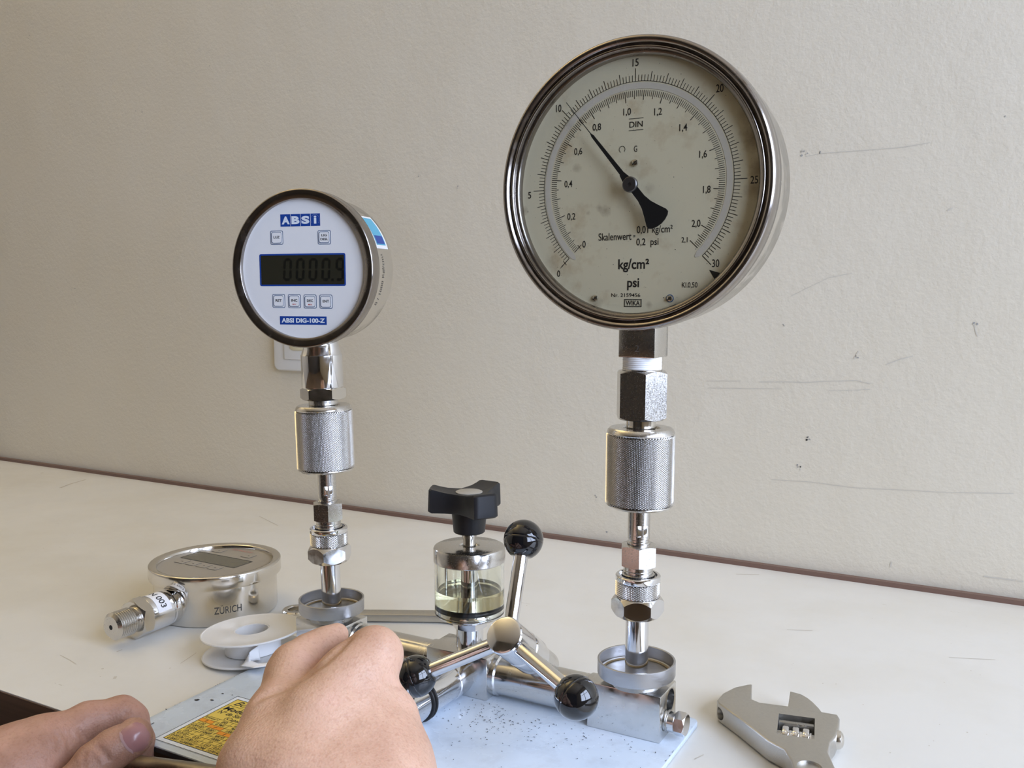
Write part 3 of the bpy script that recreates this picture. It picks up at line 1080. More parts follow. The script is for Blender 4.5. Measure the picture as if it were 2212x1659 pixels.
coupling(SR, math.radians(-67), 'knurled steel quick coupling under the large analogue gauge')
coupling(SL, math.radians(-49), 'knurled steel quick coupling under the white-faced digital gauge')
ad = thing('hex_adapter', SR.p(0, 0, 0.1382), 'tall hexagonal steel adapter below the white thread tape', 'adapter')
MB().hexnut(SR, 0.0148, 0.1382, 0.1655, math.radians(-61), chz=0.0016).build('hex_body', 'steel', ad)
MB().lathe(ring(0.0086, 0.0112, 0.1655, 0.1662, 0.0002), SR, 40).build('mouth', 'steel_polished', ad)


# ================================================================== large analogue gauge
GC = Vector((-0.1847, 0.4580, 0.3082))
GF = Fr(GC, (0, -1, 0), ex=(1, 0, 0))          # local z toward the viewer, front rim at z=0
wg = thing('analogue_gauge', SR.p(0, 0, 0.1650), 'large round analogue pressure gauge with aged cream dial and black pointer', 'gauge')
case = MB().lathe([(0.0, -0.0440), (0.0700, -0.0440), (0.0728, -0.0428), (0.0740, -0.0400), (0.0740, -0.0125), (0.0735, -0.0120)], GF, 128).build('case', 'steel_polished', wg)
MB().lathe([(0.0668, -0.0082), (0.0668, -0.0052), (0.0678, -0.0040), (0.0690, -0.0037), (0.0692, -0.0016), (0.0697, -0.0011), (0.0703, -0.0011), (0.0709, -0.0018), (0.0713, -0.0024),
            (0.0719, -0.0018), (0.0727, -0.0006), (0.0739, 0.0), (0.0750, -0.0005), (0.0758, -0.0016), (0.0761, -0.0032), (0.0761, -0.0118), (0.0757, -0.0128), (0.0739, -0.0130)], GF, 160).build('bezel', 'steel_bezel', wg, smooth=60)
DZ = -0.0082
dial = MB().lathe([(0, DZ), (0.0685, DZ), (0.0685, DZ - 0.001), (0, DZ - 0.001)], GF, 128).build('dial', 'dial_face', wg)
DF = Fr(GF.p(0.0002, 0.0006, DZ), GF.z, ex=GF.x)
ink = MB()


def tick(mb, a, r0, r1, w, z=0.00012):
    c, s = math.cos(a), math.sin(a)
    flat_poly(mb, DF, [(r0 * c + w / 2 * s, r0 * s - w / 2 * c), (r1 * c + w / 2 * s, r1 * s - w / 2 * c), (r1 * c - w / 2 * s, r1 * s + w / 2 * c), (r0 * c - w / 2 * s, r0 * s + w / 2 * c)], z)


for i in range(151):                                   # outer scale, 0.2 psi steps
    a = math.radians(225 - 270 * i / 150)
    r1, w = (0.0566, 0.00028)
    if i % 25 == 0:
        r1, w = 0.0600, 0.00036
    elif i % 5 == 0:
        r1, w = 0.0583, 0.00032
    tick(ink, a, 0.0534, r1, w)
for i in range(211):                                   # inner scale, 0.01 kg/cm2 steps
    a = math.radians(225 - 270 * (i * 0.01 * 14.2233) / 30)
    r0, w = (0.0456, 0.00026)
    if i % 20 == 0 or i == 210:
        r0, w = 0.0430, 0.00036
    elif i % 10 == 0:
        r0, w = 0.0437, 0.00032
    elif i % 5 == 0:
        r0, w = 0.0444, 0.00029
    tick(ink, a, r0, 0.0488, w)
a = math.radians(225)
for rr in (0.0570, 0.0448):
    c = Vector((rr * math.cos(a), rr * math.sin(a)))
    flat_poly(ink, DF, [(c.x - .0010 - .00012, c.y + .0010), (c.x - .0010 + .00012, c.y + .00118), (c.x + .0010 + .00012, c.y - .0010), (c.x + .0010 - .00012, c.y - .00118)], 0.00012)
tick(ink, a, 0.0534, 0.0610, 0.00022)
# thin arc line above the band
for i in range(120):
    a0, a1 = math.radians(225 - 270 * i / 120), math.radians(225 - 270 * (i + 1) / 120)
    flat_poly(ink, DF, [(0.05325 * math.cos(a0), 0.05325 * math.sin(a0)), (0.0535 * math.cos(a0), 0.0535 * math.sin(a0)), (0.0535 * math.cos(a1), 0.0535 * math.sin(a1)), (0.05325 * math.cos(a1), 0.05325 * math.sin(a1))], 0.00012)
for s, x, y, w, h in (('15', -0.1, 63.0, 3.4, 3.9), ('20', 45.0, 45.2, 3.8, 4.0), ('25', 63.4, -0.9, 3.8, 3.8), ('30', 44.8, -41.7, 3.7, 4.0), ('10', -44.6, 43.8, 3.2, 4.0), ('5', -62.5, -2.1, 1.9, 3.7), ('0', -44.2, -46.0, 1.8, 3.6),
                      ('0', -28.8, -30.2, 1.9, 3.7), ('0,2', -36.6, -15.2, 4.9, 4.2), ('0,4', -38.5, 2.5, 4.7, 4.2), ('0,6', -32.7, 19.6, 4.8, 4.2), ('0,8', -21.8, 31.6, 4.9, 4.2), ('1,0', -4.5, 38.0, 4.3, 4.2), ('1,2', 12.7, 36.5, 4.2, 4.2),
                      ('1,4', 26.4, 27.3, 4.2, 4.2), ('1,6', 37.1, 13.2, 4.0, 4.2), ('1,8', 39.4, -4.6, 3.9, 4.2), ('2,0', 34.1, -21.5, 4.6, 4.2), ('2,1', 28.1, -29.6, 3.2, 3.2), ('DIN', 0.6, 31.4, 7.4, 3.0), ('G', 0.5, 18.8, 1.8, 3.2),
                      ('Skalenwert', -10.7, -26.6, 19.0, 4.0), ('=', 0.4, -26.7, 1.1, 1.0), ('0,01 kg/cm²', 11.7, -24.0, 19.8, 5.0), ('0,2  psi', 7.8, -30.4, 12.4, 4.8), ('kg/cm²', 0.2, -42.2, 17.5, 7.0),
                      ('psi', 0.1, -52.1, 6.8, 6.4), ('Kl.0,50', 31.3, -52.8, 8.3, 3.2), ('Nr. 2159456', -4.1, -57.9, 16.6, 2.0), ('WIKA', 0.0, -62.1, 8.0, 2.5)):
    put_text(ink, DF, s, x / 1000, y / 1000, w / 1000, h / 1000, 0.018 if s in ('WIKA', 'kg/cm²', 'psi') else 0.006)
for yy in (0.0344, 0.0284):
    flat_poly(ink, DF, rect_pts(0.0006, yy, 0.0082, 0.00030), 0.00012)
flat_frame(ink, DF, rect_pts(0, -0.0621, 0.0100, 0.0042), rect_pts(0, -0.0621, 0.0094, 0.0036), 0.00012)
flat_frame(ink, DF, rect_pts(0, -0.0621, 0.0091, 0.0033), rect_pts(0, -0.0621, 0.0088, 0.0030), 0.00012)
for i in range(22):                                    # small open circle left of the G
    a0, a1 = math.radians(-45 + 285 * i / 22), math.radians(-45 + 285 * (i + 1) / 22)
    flat_poly(ink, DF, [(-0.0071 + r_ * math.cos(q), 0.0190 + r_ * math.sin(q)) for r_, q in ((0.0015, a0), (0.0018, a0), (0.0018, a1), (0.0015, a1))], 0.00012)
flat_poly(ink, DF, [(0.0415, -0.0450), (0.0450, -0.0510), (0.0492, -0.0472)], 0.00012)
for k in range(46):
    a, r_ = rnd.uniform(0, 6.28), 0.066 * math.sqrt(rnd.random())
    s = rnd.uniform(0.00008, 0.00028)
    flat_poly(ink, DF, [(r_ * math.cos(a) + s * math.cos(t), r_ * math.sin(a) + s * math.sin(t)) for t in (0, 1.2, 2.4, 3.6, 4.9)], 0.00012)
ink.build('dial_print', 'black_ink', dial, flat=True)
# mirror band let into the dial
bd = MB()
vs, fs = [], []
nb = 140
for i in range(nb + 1):
    a = math.radians(225 + 3.5 - 277 * i / nb)
    e = min(1.0, math.sqrt(max(0.0, 1 - (1 - min(i, nb - i) / 2.0) ** 2)) if min(i, nb - i) < 2 else 1.0)
    rm, hw = 0.0511, 0.00155 * max(0.25, e)
    for r_ in (rm - hw, rm + hw):
        vs.append(DF.p(r_ * math.cos(a), r_ * math.sin(a), 0.00016))
for i in range(nb):
    fs.append([2 * i, 2 * i + 1, 2 * i + 3, 2 * i + 2])
bd.add(vs, fs)
bd.build('mirror_band', 'mirror_band', dial, flat=True)
for vm, sx, sy in STAIN_NODES:                          # stains sit at fixed places of the dial
    q = DF.p(sx / 1000, sy / 1000, 0) - wg.location
    vm.inputs[1].default_value = tuple(q)
# pointer with hub and counterweight
PF = Fr(GF.p(0.0002, 0.0003, DZ + 0.0050), GF.z, ex=GF.x)
pa = math.atan2(45.5 + 1.0, -37.8 - 0.5)
pd = Vector((math.cos(pa), math.sin(pa)))
pn = Vector((-pd.y, pd.x))


def pp(l, w):
    q = pd * l + pn * w
    return (q.x, q.y)


ptr = MB()
ptr.prism([pp(0.004, 0.0013), pp(0.004, -0.0013), pp(0.0345, -0.00075), pp(0.0365, -0.00018), pp(0.0590, -0.00012), pp(0.0590, 0.00012), pp(0.0365, 0.00018), pp(0.0345, 0.00075)], 0.0, 0.0006, PF)
cw_pts = [pp(-0.0035, 0.0021), pp(-0.0095, 0.0022), pp(-0.0140, 0.0031), pp(-0.0185, 0.0049), pp(-0.0228, 0.0068), pp(-0.0244, 0.0068), pp(-0.0256, 0.0055), pp(-0.0266, 0.0030), pp(-0.0270, 0.0), pp(-0.0266, -0.0030), pp(-0.0256, -0.0055),
          pp(-0.0244, -0.0068), pp(-0.0228, -0.0068), pp(-0.0185, -0.0049), pp(-0.0140, -0.0031), pp(-0.0095, -0.0022), pp(-0.0035, -0.0021)]
ptr.prism(cw_pts, 0.0, 0.0006, PF)
po = ptr.build('pointer', 'black_rubber', wg, flat=True)
MB().lathe([(0, -0.0046), (0.0018, -0.0046), (0.0018, -0.0004), (0.0038, -0.0004), (0.0041, 0.0002), (0.0041, 0.0018), (0.0036, 0.0023), (0.0010, 0.0023), (0.0010, 0.0019), (0, 0.0019)], PF, 36).build('pointer_hub', 'steel_dark', po)
hn = MB().prism([pp(0.0030, 0.0024), pp(0.0030, -0.0024), pp(0.0075, -0.0014), pp(0.0085, 0.0), pp(0.0075, 0.0014)], 0.0004, 0.0013, PF).build('hub_clamp', 'black_rubber', po, flat=True)
# dial screws
for sx, sy, r_ in ((0.0004, 0.0115, 0.00185), (-0.0217, -0.0595, 0.0017), (0.0207, -0.0596, 0.0017)):
    f_ = Fr(DF.p(sx, sy, 0), DF.z, ex=(1, 0, 0.8))
    sc = MB().lathe([(0, 0), (r_, 0), (r_, 0.0006), (r_ * .85, 0.0011), (r_ * .5, 0.0014), (0, 0.0015)], f_, 24).build('dial_screw', 'steel_polished', wg)
    MB().box(-r_ * .9, r_ * .9, -0.00018, 0.00018, 0.0009, 0.00155, f_).build('screw_slot', 'dark_hole', sc)
    if sx > 0.01:
        MB().lathe([(0.0016, 0.0001), (0.0021, 0.0001)], f_, 24).build('paint_ring', 'navy_line', sc, flat=True)
MB().lathe([(0, -0.0040), (0.0690, -0.0040)], GF, 96).build('window', 'pane_glass', wg)
# square shank, tape
zc_b = 0.1728
SQ = Fr(SR.o, SR.z, ex=(1, 0, 0))
sh = MB().prism(rect_pts(0.0005, 0, 0.0212, 0.0212), zc_b, 0.196, SQ).build('square_shank', 'steel', wg, bevel=0.0008)
sf2 = Fr(SQ.p(0.0005, -0.0106, 0.178), (0, -1, 0), ex=(1, 0, 0))
tx = MB()
put_text(tx, sf2, '2', 0.0004, 0.0, 0.0026, 0.0036, 0.0, z=0.00015)
tx.build('stamped_number', 'aluminium', sh, flat=True)
prof = [(0, 0.1650), (0.0104, 0.1650)]
for k in range(7):
    z0_ = 0.1652 + 0.0077 * k / 7
    prof += [(0.0107, z0_ + 0.0002), (0.0108 + 0.0001 * (k % 2), z0_ + 0.0006), (0.0106, z0_ + 0.0011)]
prof += [(0.0104, 0.1730), (0, 0.1730)]
MB().lathe(prof, SR, 48).build('thread_tape', 'tape_white', wg)


# ================================================================== digital gauges
def digital_shell(th, F, R, face_mt, case_mt, bez_mt):
    k = R / 0.0508
    MB().lathe([(0, -0.0400), (0.0455 * k, -0.0400), (0.0468 * k, -0.0392), (0.0473 * k, -0.0378), (0.0473 * k, -0.0105)], F, 112).build('case', case_mt, th)
    MB().lathe([(0.0445 * k, -0.0040), (0.0446 * k, -0.0012), (0.0449 * k, -0.0009), (0.0495 * k, 0.0), (0.0502 * k, -0.0002), (0.0507 * k, -0.0008), (0.0508 * k, -0.0018),
                (0.0508 * k, -0.0098), (0.0505 * k, -0.0106), (0.0473 * k, -0.0108)], F, 144).build('bezel', bez_mt, th, smooth=50)
    return MB().lathe([(0, -0.0036), (0.0450 * k, -0.0036), (0.0450 * k, -0.0044), (0, -0.0044)], F, 96).build('keypad', face_mt, th)


az = math.radians(12)
an_ = Vector((math.sin(az), -math.cos(az), 0))
upl = SL.z
AC = Vector((-0.4082, 0.4569, 0.2676))
AF = Fr(AC, an_ - upl * an_.dot(upl), ex=Vector((math.cos(az), math.sin(az), 0.0)))
dg1 = thing('digital_gauge', SL.p(0, 0, 0.137), 'round digital pressure gauge with white keypad standing on the left riser', 'gauge')
kp = digital_shell(dg1, AF, 0.0508, 'keypad_white', 'steel_polished', 'steel_bezel')
KF = AF.up(-0.0036)


def mm(*a):
    return [q / 1000 for q in a]


bl, wh, nv, bk, rd = MB(), MB(), MB(), MB(), MB()
flat_poly(bl, KF, rect_pts(*mm(-1.4, 31.1, 28.6, 7.8)), 0.0001)
for k, ch_ in enumerate('ABS'):
    put_text(wh, KF, ch_, (-11.8 + 7.1 * k) / 1000, 0.0311, 0.0058, 0.0050, 0.055, z=0.0002)
put_text(wh, KF, 'i', 0.0094, 0.0311, 0.0019, 0.0050, 0.03, z=0.0002)
for k in range(3):
    flat_poly(nv, KF, rect_pts((-8.25 + 7.15 * k) / 1000, 0.0311, 0.00025, 0.0078), 0.0002)
for k in range(22):
    a = math.radians(-40 + 260 * k / 21)
    c = (0.0094 + 0.0031 * math.cos(a), 0.0313 + 0.0031 * math.sin(a))
    flat_poly(wh, KF, [(c[0] + 0.00013 * math.cos(t), c[1] + 0.00013 * math.sin(t)) for t in (0, 1.57, 3.14, 4.71)], 0.0002)
flat_poly(bl, KF, rect_pts(*mm(-1.0, -33.2, 34.0, 5.4)), 0.0001)
wm = MB()
put_text(wm, KF, 'ABSI DIG-100-Z', -0.0010, -0.0332, 0.0315, 0.0030, 0.045, z=0.0002)
flat_frame(bl, KF, rect_pts(*mm(-0.9, -0.6, 62.2, 20.8), 0.0012), rect_pts(*mm(-0.9, -0.6, 60.2, 18.8), 0.0005), 0.0001)
bl.build('blue_print', 'blue_print', kp, flat=True)
wh.build('logo_lettering', 'white_print', kp, flat=True)
wm.build('model_lettering', 'white_print', kp, flat=True)
dsp = MB()
flat_poly(dsp, KF, rect_pts(*mm(-0.9, -0.6, 60.2, 18.8)), 0.00006)
do = dsp.build('display', 'lcd', dg1, flat=True)
seg = MB()
SEG = {'0': 'abcdef', '9': 'abcdfg'}


def digit(mb, F, ch, cx, cy, w, h, t, z, clip=None):
    def poly(pts):
        q = []
        for x, y in pts:
            X = cx + x + y * 0.06
            if clip is not None:
                X = min(X, clip)
            q.append((X, cy + y))
        flat_poly(mb, F, q, z)
    W2, H2, gp = w / 2, h / 2, t * 0.12
    for s in SEG[ch]:
        if s in 'adg':
            y = {'a': H2 - t / 2, 'd': -H2 + t / 2, 'g': 0}[s]
            poly([(-W2 + t * .6 + gp, y), (-W2 + t + gp, y - t / 2), (W2 - t - gp, y - t / 2), (W2 - t * .6 - gp, y), (W2 - t - gp, y + t / 2), (-W2 + t + gp, y + t / 2)])
        else:
            x = {'b': W2 - t / 2, 'c': W2 - t / 2, 'e': -W2 + t / 2, 'f': -W2 + t / 2}[s]
            ya, yb = (gp, H2 - t * .5 - gp) if s in 'bf' else (-H2 + t * .5 + gp, -gp)
            poly([(x, ya), (x + t / 2, ya + t * .4), (x + t / 2, yb - t * .4), (x, yb), (x - t / 2, yb - t * .4), (x - t / 2, ya + t * .4)])


for k in range(4):
    digit(seg, KF, '0', (-11.4 + 9.25 * k) / 1000, -0.0004, 0.0062, 0.0146, 0.0017, 0.00016)
flat_poly(seg, KF, rect_pts(*mm(20.8, -7.0, 1.5, 1.5)), 0.00016)
digit(seg, KF, '9', 0.0262, -0.0004, 0.0062, 0.0146, 0.0017, 0.00016, clip=0.0291)
seg.build('digits', 'lcd_segment', do, flat=True)
for s, cx_, cy_ in (('LUZ', -18.7, 20.2), ('LIG|DESL', 15.6, 19.9), ('RET', -18.5, -20.6), ('INC', -7.0, -20.7), ('DEC', 4.4, -20.9), ('ENT', 15.8, -21.0)):
    cx_, cy_ = cx_ / 1000, cy_ / 1000
    ky = MB().prism(rect_pts(cx_, cy_, 0.0073, 0.0070, 0.0012), 0.0, 0.00025, KF).build('key', 'key_white', dg1, flat=True)
    kl = MB()
    flat_frame(kl, KF, rect_pts(cx_, cy_, 0.0093, 0.0090, 0.0011), rect_pts(cx_, cy_, 0.0086, 0.0083, 0.0008), 0.0001)
    flat_frame(kl, KF, rect_pts(cx_, cy_, 0.0075, 0.0072, 0.0013), rect_pts(cx_, cy_, 0.0069, 0.0066, 0.0011), 0.0003)
    kl.build('key_outline', 'navy_line', ky, flat=True)
    kt = MB()
    if '|' in s:
        a_, b_ = s.split('|')
        put_text(kt, KF, a_, cx_, cy_ + 0.0013, 0.0038, 0.0015, 0.025, z=0.0003)
        put_text(kt, KF, b_, cx_, cy_ - 0.0012, 0.0054, 0.0015, 0.025, z=0.0003)
    else:
        put_text(kt, KF, s, cx_, cy_ + (0.0003 if s in ('RET', 'ENT', 'LUZ') else 0.0005), 0.0045, 0.0017, 0.025, z=0.0003)
    kt.build('key_lettering', 'black_ink', ky, flat=True)
    if s in ('INC', 'DEC'):
        kr_ = MB()
        put_text(kr_, KF, 'MAX' if s == 'INC' else 'MIN', cx_, cy_ - 0.0020, 0.0027, 0.0010, 0.006, z=0.0003)
        kr_.build('key_red_lettering', 'red_ink', ky, flat=True)
nv.build('logo_lines', 'white_print', kp, flat=True)
# sticker and range text on the case side
cr = 0.0473
stk = MB()
patch_cyl(stk, AF, cr + 0.00015, math.radians(16), math.radians(46), -0.0345, -0.0170)
sto = stk.build('side_sticker', 'sticker_white', dg1, flat=False)
stc = MB()
patch_cyl(stc, AF, cr + 0.00028, math.radians(19), math.radians(44), -0.0325, -0.0190)
stc.build('sticker_print', 'cyan_print', sto)
stb = MB()
patch_cyl(stb, AF, cr + 0.00036, math.radians(20), math.radians(27), -0.0315, -0.0200)
stb.build('sticker_logo', 'blue_print', sto)
rt_ = MB()
wrap_text(rt_, AF, '0 / 1000 Kgf/cm²', cr + 0.0002, math.radians(-9), -0.0235, 0.0345, 0.0030)
rt_.build('range_lettering', 'engrave_ink', dg1, flat=True)
# lower neck and nut
MB().lathe([(0, 0.1454), (0.0136, 0.1454), (0.0138, 0.1458), (0.0138, 0.1670), (0.0134, 0.1676), (0.0115, 0.1735), (0.0110, 0.1800), (0, 0.1800)], SL, 56).build('neck', 'chrome', dg1)
MB().hexnut(SL, 0.0153, 0.1372, 0.1455, math.radians(-27), chz=0.0014).build('hex_nut', 'steel_polished', dg1)
MB().lathe(cyl(0.0098, 0.1335, 0.1375), SL, 36).build('thread', 'steel', dg1)

# second digital gauge lying on its back
FC = Vector((-0.5595, 0.5190, 0.0400))
FF = Fr(FC, (0, 0, 1), ex=(1, 0, 0))
dg2 = thing('digital_gauge', (FC.x, FC.y, 0.0), 'steel digital pressure gauge lying face up on the table beside the tape spool', 'gauge')
digital_shell(dg2, FF, 0.0508, 'keypad_grey', 'steel_polished', 'steel_polished')
QF = FF.up(-0.0036)
cxd, cyd = -0.5672 - FC.x, 0.5270 - FC.y
dd = MB()
flat_poly(dd, QF, rect_pts(cxd, cyd, 0.0600, 0.0200), 0.0001)
do2 = dd.build('display', 'lcd_green', dg2, flat=True)
df = MB()
flat_frame(df, QF, rect_pts(cxd, cyd, 0.0606, 0.0206), rect_pts(cxd, cyd, 0.0594, 0.0194), 0.0002)
df.build('display_frame', 'engrave_ink', do2, flat=True)
for kx, kyy in [(-0.5870 + 0.0123 * k, 0.5098) for k in range(4)] + [(-0.5847, 0.5468), (-0.5514, 0.5471)]:
    x_, y_ = kx - FC.x, kyy - FC.y
    k2 = MB().prism(rect_pts(x_, y_, 0.0090, 0.0085), 0.0, 0.0003, QF).build('key', 'keypad_grey', dg2, flat=True)
    ko = MB()
    flat_frame(ko, QF, rect_pts(x_, y_, 0.0098, 0.0093), rect_pts(x_, y_, 0.0090, 0.0085), 0.0001)
    flat_poly(ko, QF, rect_pts(x_, y_, 0.0020, 0.0008), 0.0004)
    ko.build('key_outline', 'engrave_ink', k2, flat=True)
rl = MB()
put_text(rl, QF, 'ZÜRICH', -0.5672 - FC.x, 0.5560 - FC.y, 0.0220, 0.0038, 0.01, z=0.0002)
rl.build('red_lettering', 'pale_red_ink', dg2, flat=True)
zu = MB()
wrap_text(zu, FF, 'ZÜRICH', cr + 0.0002, math.radians(-33), -0.0265, 0.0205, 0.0066, 0.0)
zu.build('side_lettering', 'engrave_ink', dg2, flat=True)
SF = Fr((-0.5582, 0.4195, 0.0158), (0, 1, 0), ex=(1, 0, 0))          # stem axis, from thread tip toward the case
prof = [(0, 0.0012), (0.0016, 0.0012), (0.0018, 0.0), (0.0078, 0.0), (0.0092, 0.0014)]
for k in range(8):
    z_ = 0.0018 + 0.00175 * k
    prof += [(0.0100, z_ + 0.0003), (0.0100, z_ + 0.0007), (0.0089, z_ + 0.0012), (0.0089, z_ + 0.0015)]
prof += [(0.0089, 0.0165), (0.0086, 0.0172), (0.0086, 0.0190), (0, 0.0190)]
MB().lathe(prof, SF, 48).build('thread', 'steel', dg2, smooth=20)
MB().lathe([(0, -0.0001), (0.0017, -0.0001), (0.0017, 0.0008), (0, 0.0008)], SF, 20).build('bore', 'dark_hole', dg2)
MB().hexnut(SF, 0.0152, 0.0180, 0.0275, math.radians(28), chz=0.0016).build('hex_collar', 'steel_polished', dg2)
MB().lathe([(0, 0.0270), (0.0132, 0.0270), (0.0134, 0.0275), (0.0134, 0.0455), (0.0130, 0.0460), (0.0122, 0.0466), (0.0122, 0.0480), (0.0130, 0.0486), (0.0130, 0.0520), (0.0112, 0.0550), (0.0112, 0.0620), (0, 0.0620)], SF, 56).build('neck', 'chrome', dg2)
st2 = MB()
patch_cyl(st2, SF, 0.01355, math.radians(-120), math.radians(-14), 0.0310, 0.0430, 30)
# theta runs from x toward z(up) in this frame; sticker covers the top and the near side
so2 = st2.build('neck_sticker', 'sticker_white', dg2)
nt_ = MB()
wrap_text(nt_, SF, 'N 003', 0.01372, math.radians(-62), 0.0368, 0.0175, 0.0048, 0.01)
nt_.build('sticker_lettering', 'black_ink', so2, flat=True)


# ================================================================== thread-tape spool, leaning on the plate edge
tilt = math.atan2(0.0036, 0.056)
SPF = Fr((-0.4620, 0.4605, 0.00225), (-math.sin(tilt), 0, math.cos(tilt)), ex=(1, 0, 0))
sp = thing('tape_spool', (-0.4620, 0.4605, 0.0), 'white plastic spool of thread seal tape leaning on the plate edge', 'tape spool')
for z_ in (0.0, 0.0150):
    MB().lathe([(0.0122, z_), (0.0338, z_), (0.0346, z_ + 0.0002), (0.0349, z_ + 0.0008), (0.0346, z_ + 0.0014), (0.0338, z_ + 0.0015), (0.0330, z_ + 0.0011), (0.0130, z_ + 0.0011), (0.0122, z_ + 0.0013)], SPF, 88, closed=True).build('flange', 'spool_plastic', sp)
MB().lathe([(0.0112, 0.0002), (0.0124, 0.0002), (0.0124, 0.0161), (0.0112, 0.0161)], SPF, 56, closed=True).build('hub', 'spool_plastic', sp)
MB().lathe([(0.0126, 0.0016), (0.0188, 0.0016), (0.0190, 0.0020), (0.0190, 0.0142), (0.0188, 0.0146), (0.0126, 0.0146)], SPF, 64, closed=True).build('tape_roll', 'tape_white', sp)
# loose end of tape
lt = MB()
P0 = [(0.0150, -0.0118, 0.0142), (0.0195, -0.0150, 0.0120), (0.0175, -0.0215, 0.0085), (0.0235, -0.0260, 0.0060), (0.0300, -0.0250, 0.0048), (0.0360, -0.0200, 0.0045)]
wv = [(0.001, 0.001, -0.0115), (0.0010, 0.0004, -0.0100), (-0.0022, -0.0020, -0.0058), (-0.0040, -0.0050, -0.0020), (0.0008, -0.0062, -0.0008), (0.0030, -0.0040, -0.0004)]
vs, fs = [], []
nn = 26
for i in range(nn + 1):
    t = i / nn * (len(P0) - 1)
    k = min(int(t), len(P0) - 2)
    u = t - k
    u = u * u * (3 - 2 * u)
    a_ = Vector(P0[k]).lerp(Vector(P0[k + 1]), u)
    w_ = Vector(wv[k]).lerp(Vector(wv[k + 1]), u)
    for j in range(5):
        q = a_ + w_ * (j / 4) + Vector((0.0004 * math.sin(i * 1.3 + j * 2), 0.0005 * math.cos(i * 1.1 + j), 0))
        wp = SPF.p(*q)
        wp.z = max(wp.z, (ZP + 0.0007) if wp.x > -0.4407 else 0.0008)
        vs.append(wp)
for i in range(nn):
    for j in range(4):
        fs.append([i * 5 + j, i * 5 + j + 1, i * 5 + j + 6, i * 5 + j + 5])
lt.add(vs, fs)
lto = lt.build('loose_tape', 'tape_white', sp, smooth=60)
sm = lto.modifiers.new('thick', 'SOLIDIFY')
sm.thickness = 0.0003

# ================================================================== combination spanner lying behind the pump
CWF = Fr((-0.4846, 0.5291, 0.0), (0, 0, 1), ex=(0.047, 0.0243, 0))
cwr = thing('combination_spanner', (-0.43, 0.556, 0.0), 'chrome combination spanner lying on the table behind the pump', 'spanner')
MB().lathe([(0.0062, 0.0012), (0.0098, 0.0012), (0.0108, 0.0022), (0.0108, 0.0078), (0.0098, 0.0088), (0.0066, 0.0088), (0.0062, 0.0082)], CWF, 48, closed=True).build('ring_end', 'steel_polished', cwr)
shp = [(0.0088, -0.0048), (0.016, -0.0052), (0.030, -0.0060), (0.095, -0.0062), (0.112, -0.0066), (0.122, -0.0085), (0.122, 0.0085), (0.112, 0.0066), (0.095, 0.0062), (0.030, 0.0060), (0.016, 0.0052), (0.0088, 0.0048)]
MB().prism(shp, 0.0010, 0.0068, CWF).build('shank', 'wrench_satin', cwr, bevel=0.0012)
hd = [(0.1195, -0.0080), (0.1260, -0.0118), (0.1340, -0.0126), (0.1430, -0.0098), (0.1470, -0.0070), (0.1365, -0.0052), (0.1330, -0.0030), (0.1330, 0.0034), (0.1370, 0.0052), (0.1475, 0.0040), (0.1450, 0.0088), (0.1350, 0.0124), (0.1265, 0.0118), (0.1195, 0.0080)]
MB().prism(hd, 0.0008, 0.0072, CWF).build('open_end', 'wrench_satin', cwr, bevel=0.0009)

# ================================================================== adjustable wrench at the right
aw = thing('adjustable_wrench', (-0.105, 0.51, 0.0), 'satin steel adjustable wrench with open jaws on the table right of the pump', 'wrench')
ZT = 0.0122
head_top = [(-0.1374, 0.5536), (-0.1395, 0.5520), (-0.1457, 0.5437), (-0.1495, 0.5320), (-0.1499, 0.5213), (-0.1478, 0.5172), (-0.1425, 0.5128), (-0.1310, 0.5030), (-0.1111, 0.4848), (-0.1015, 0.4795), (-0.0960, 0.4700), (-0.0925, 0.4616),
            (-0.0450, 0.3575), (-0.0400, 0.3520), (-0.0330, 0.3530), (-0.0285, 0.3590), (-0.0290, 0.3650), (-0.0742, 0.4728), (-0.0801, 0.4873), (-0.0812, 0.4990), (-0.0800, 0.5080), (-0.0803, 0.5190), (-0.0819, 0.5315), (-0.0839, 0.5357), (-0.1109, 0.5332), (-0.1269, 0.5300), (-0.1322, 0.5323)]


def loft(name, outline, z0, z1, mt, parent, inset, bev):
    bm = bmesh.new()
    lo = [bm.verts.new((x, y, z0)) for x, y in outline]
    f = bm.faces.new(lo)
    ex_ = bmesh.ops.extrude_face_region(bm, geom=[f])
    for e in ex_['geom']:
        if isinstance(e, bmesh.types.BMVert):
            e.co.z = z1
    bmesh.ops.recalc_face_normals(bm, faces=bm.faces)
    me = bpy.data.meshes.new(name)
    ed = [e for e in bm.edges if abs(e.verts[0].co.z - e.verts[1].co.z) < 1e-6]
    bmesh.ops.bevel(bm, geom=ed, offset=bev, segments=3, affect='EDGES', profile=0.5, clamp_overlap=True)
    org = parent.location
    for v in bm.verts:
        v.co -= org
    bm.to_mesh(me)
    bm.free()
    me.materials.append(MATS[mt])
    me.shade_smooth()
    me.set_sharp_from_angle(angle=math.radians(28))
    ob = bpy.data.objects.new(name, me)
    COL.objects.link(ob)
    ob.parent = parent
    return ob


body = loft('body', head_top, 0.0006, ZT, 'wrench_satin', aw, 0, 0.0013)
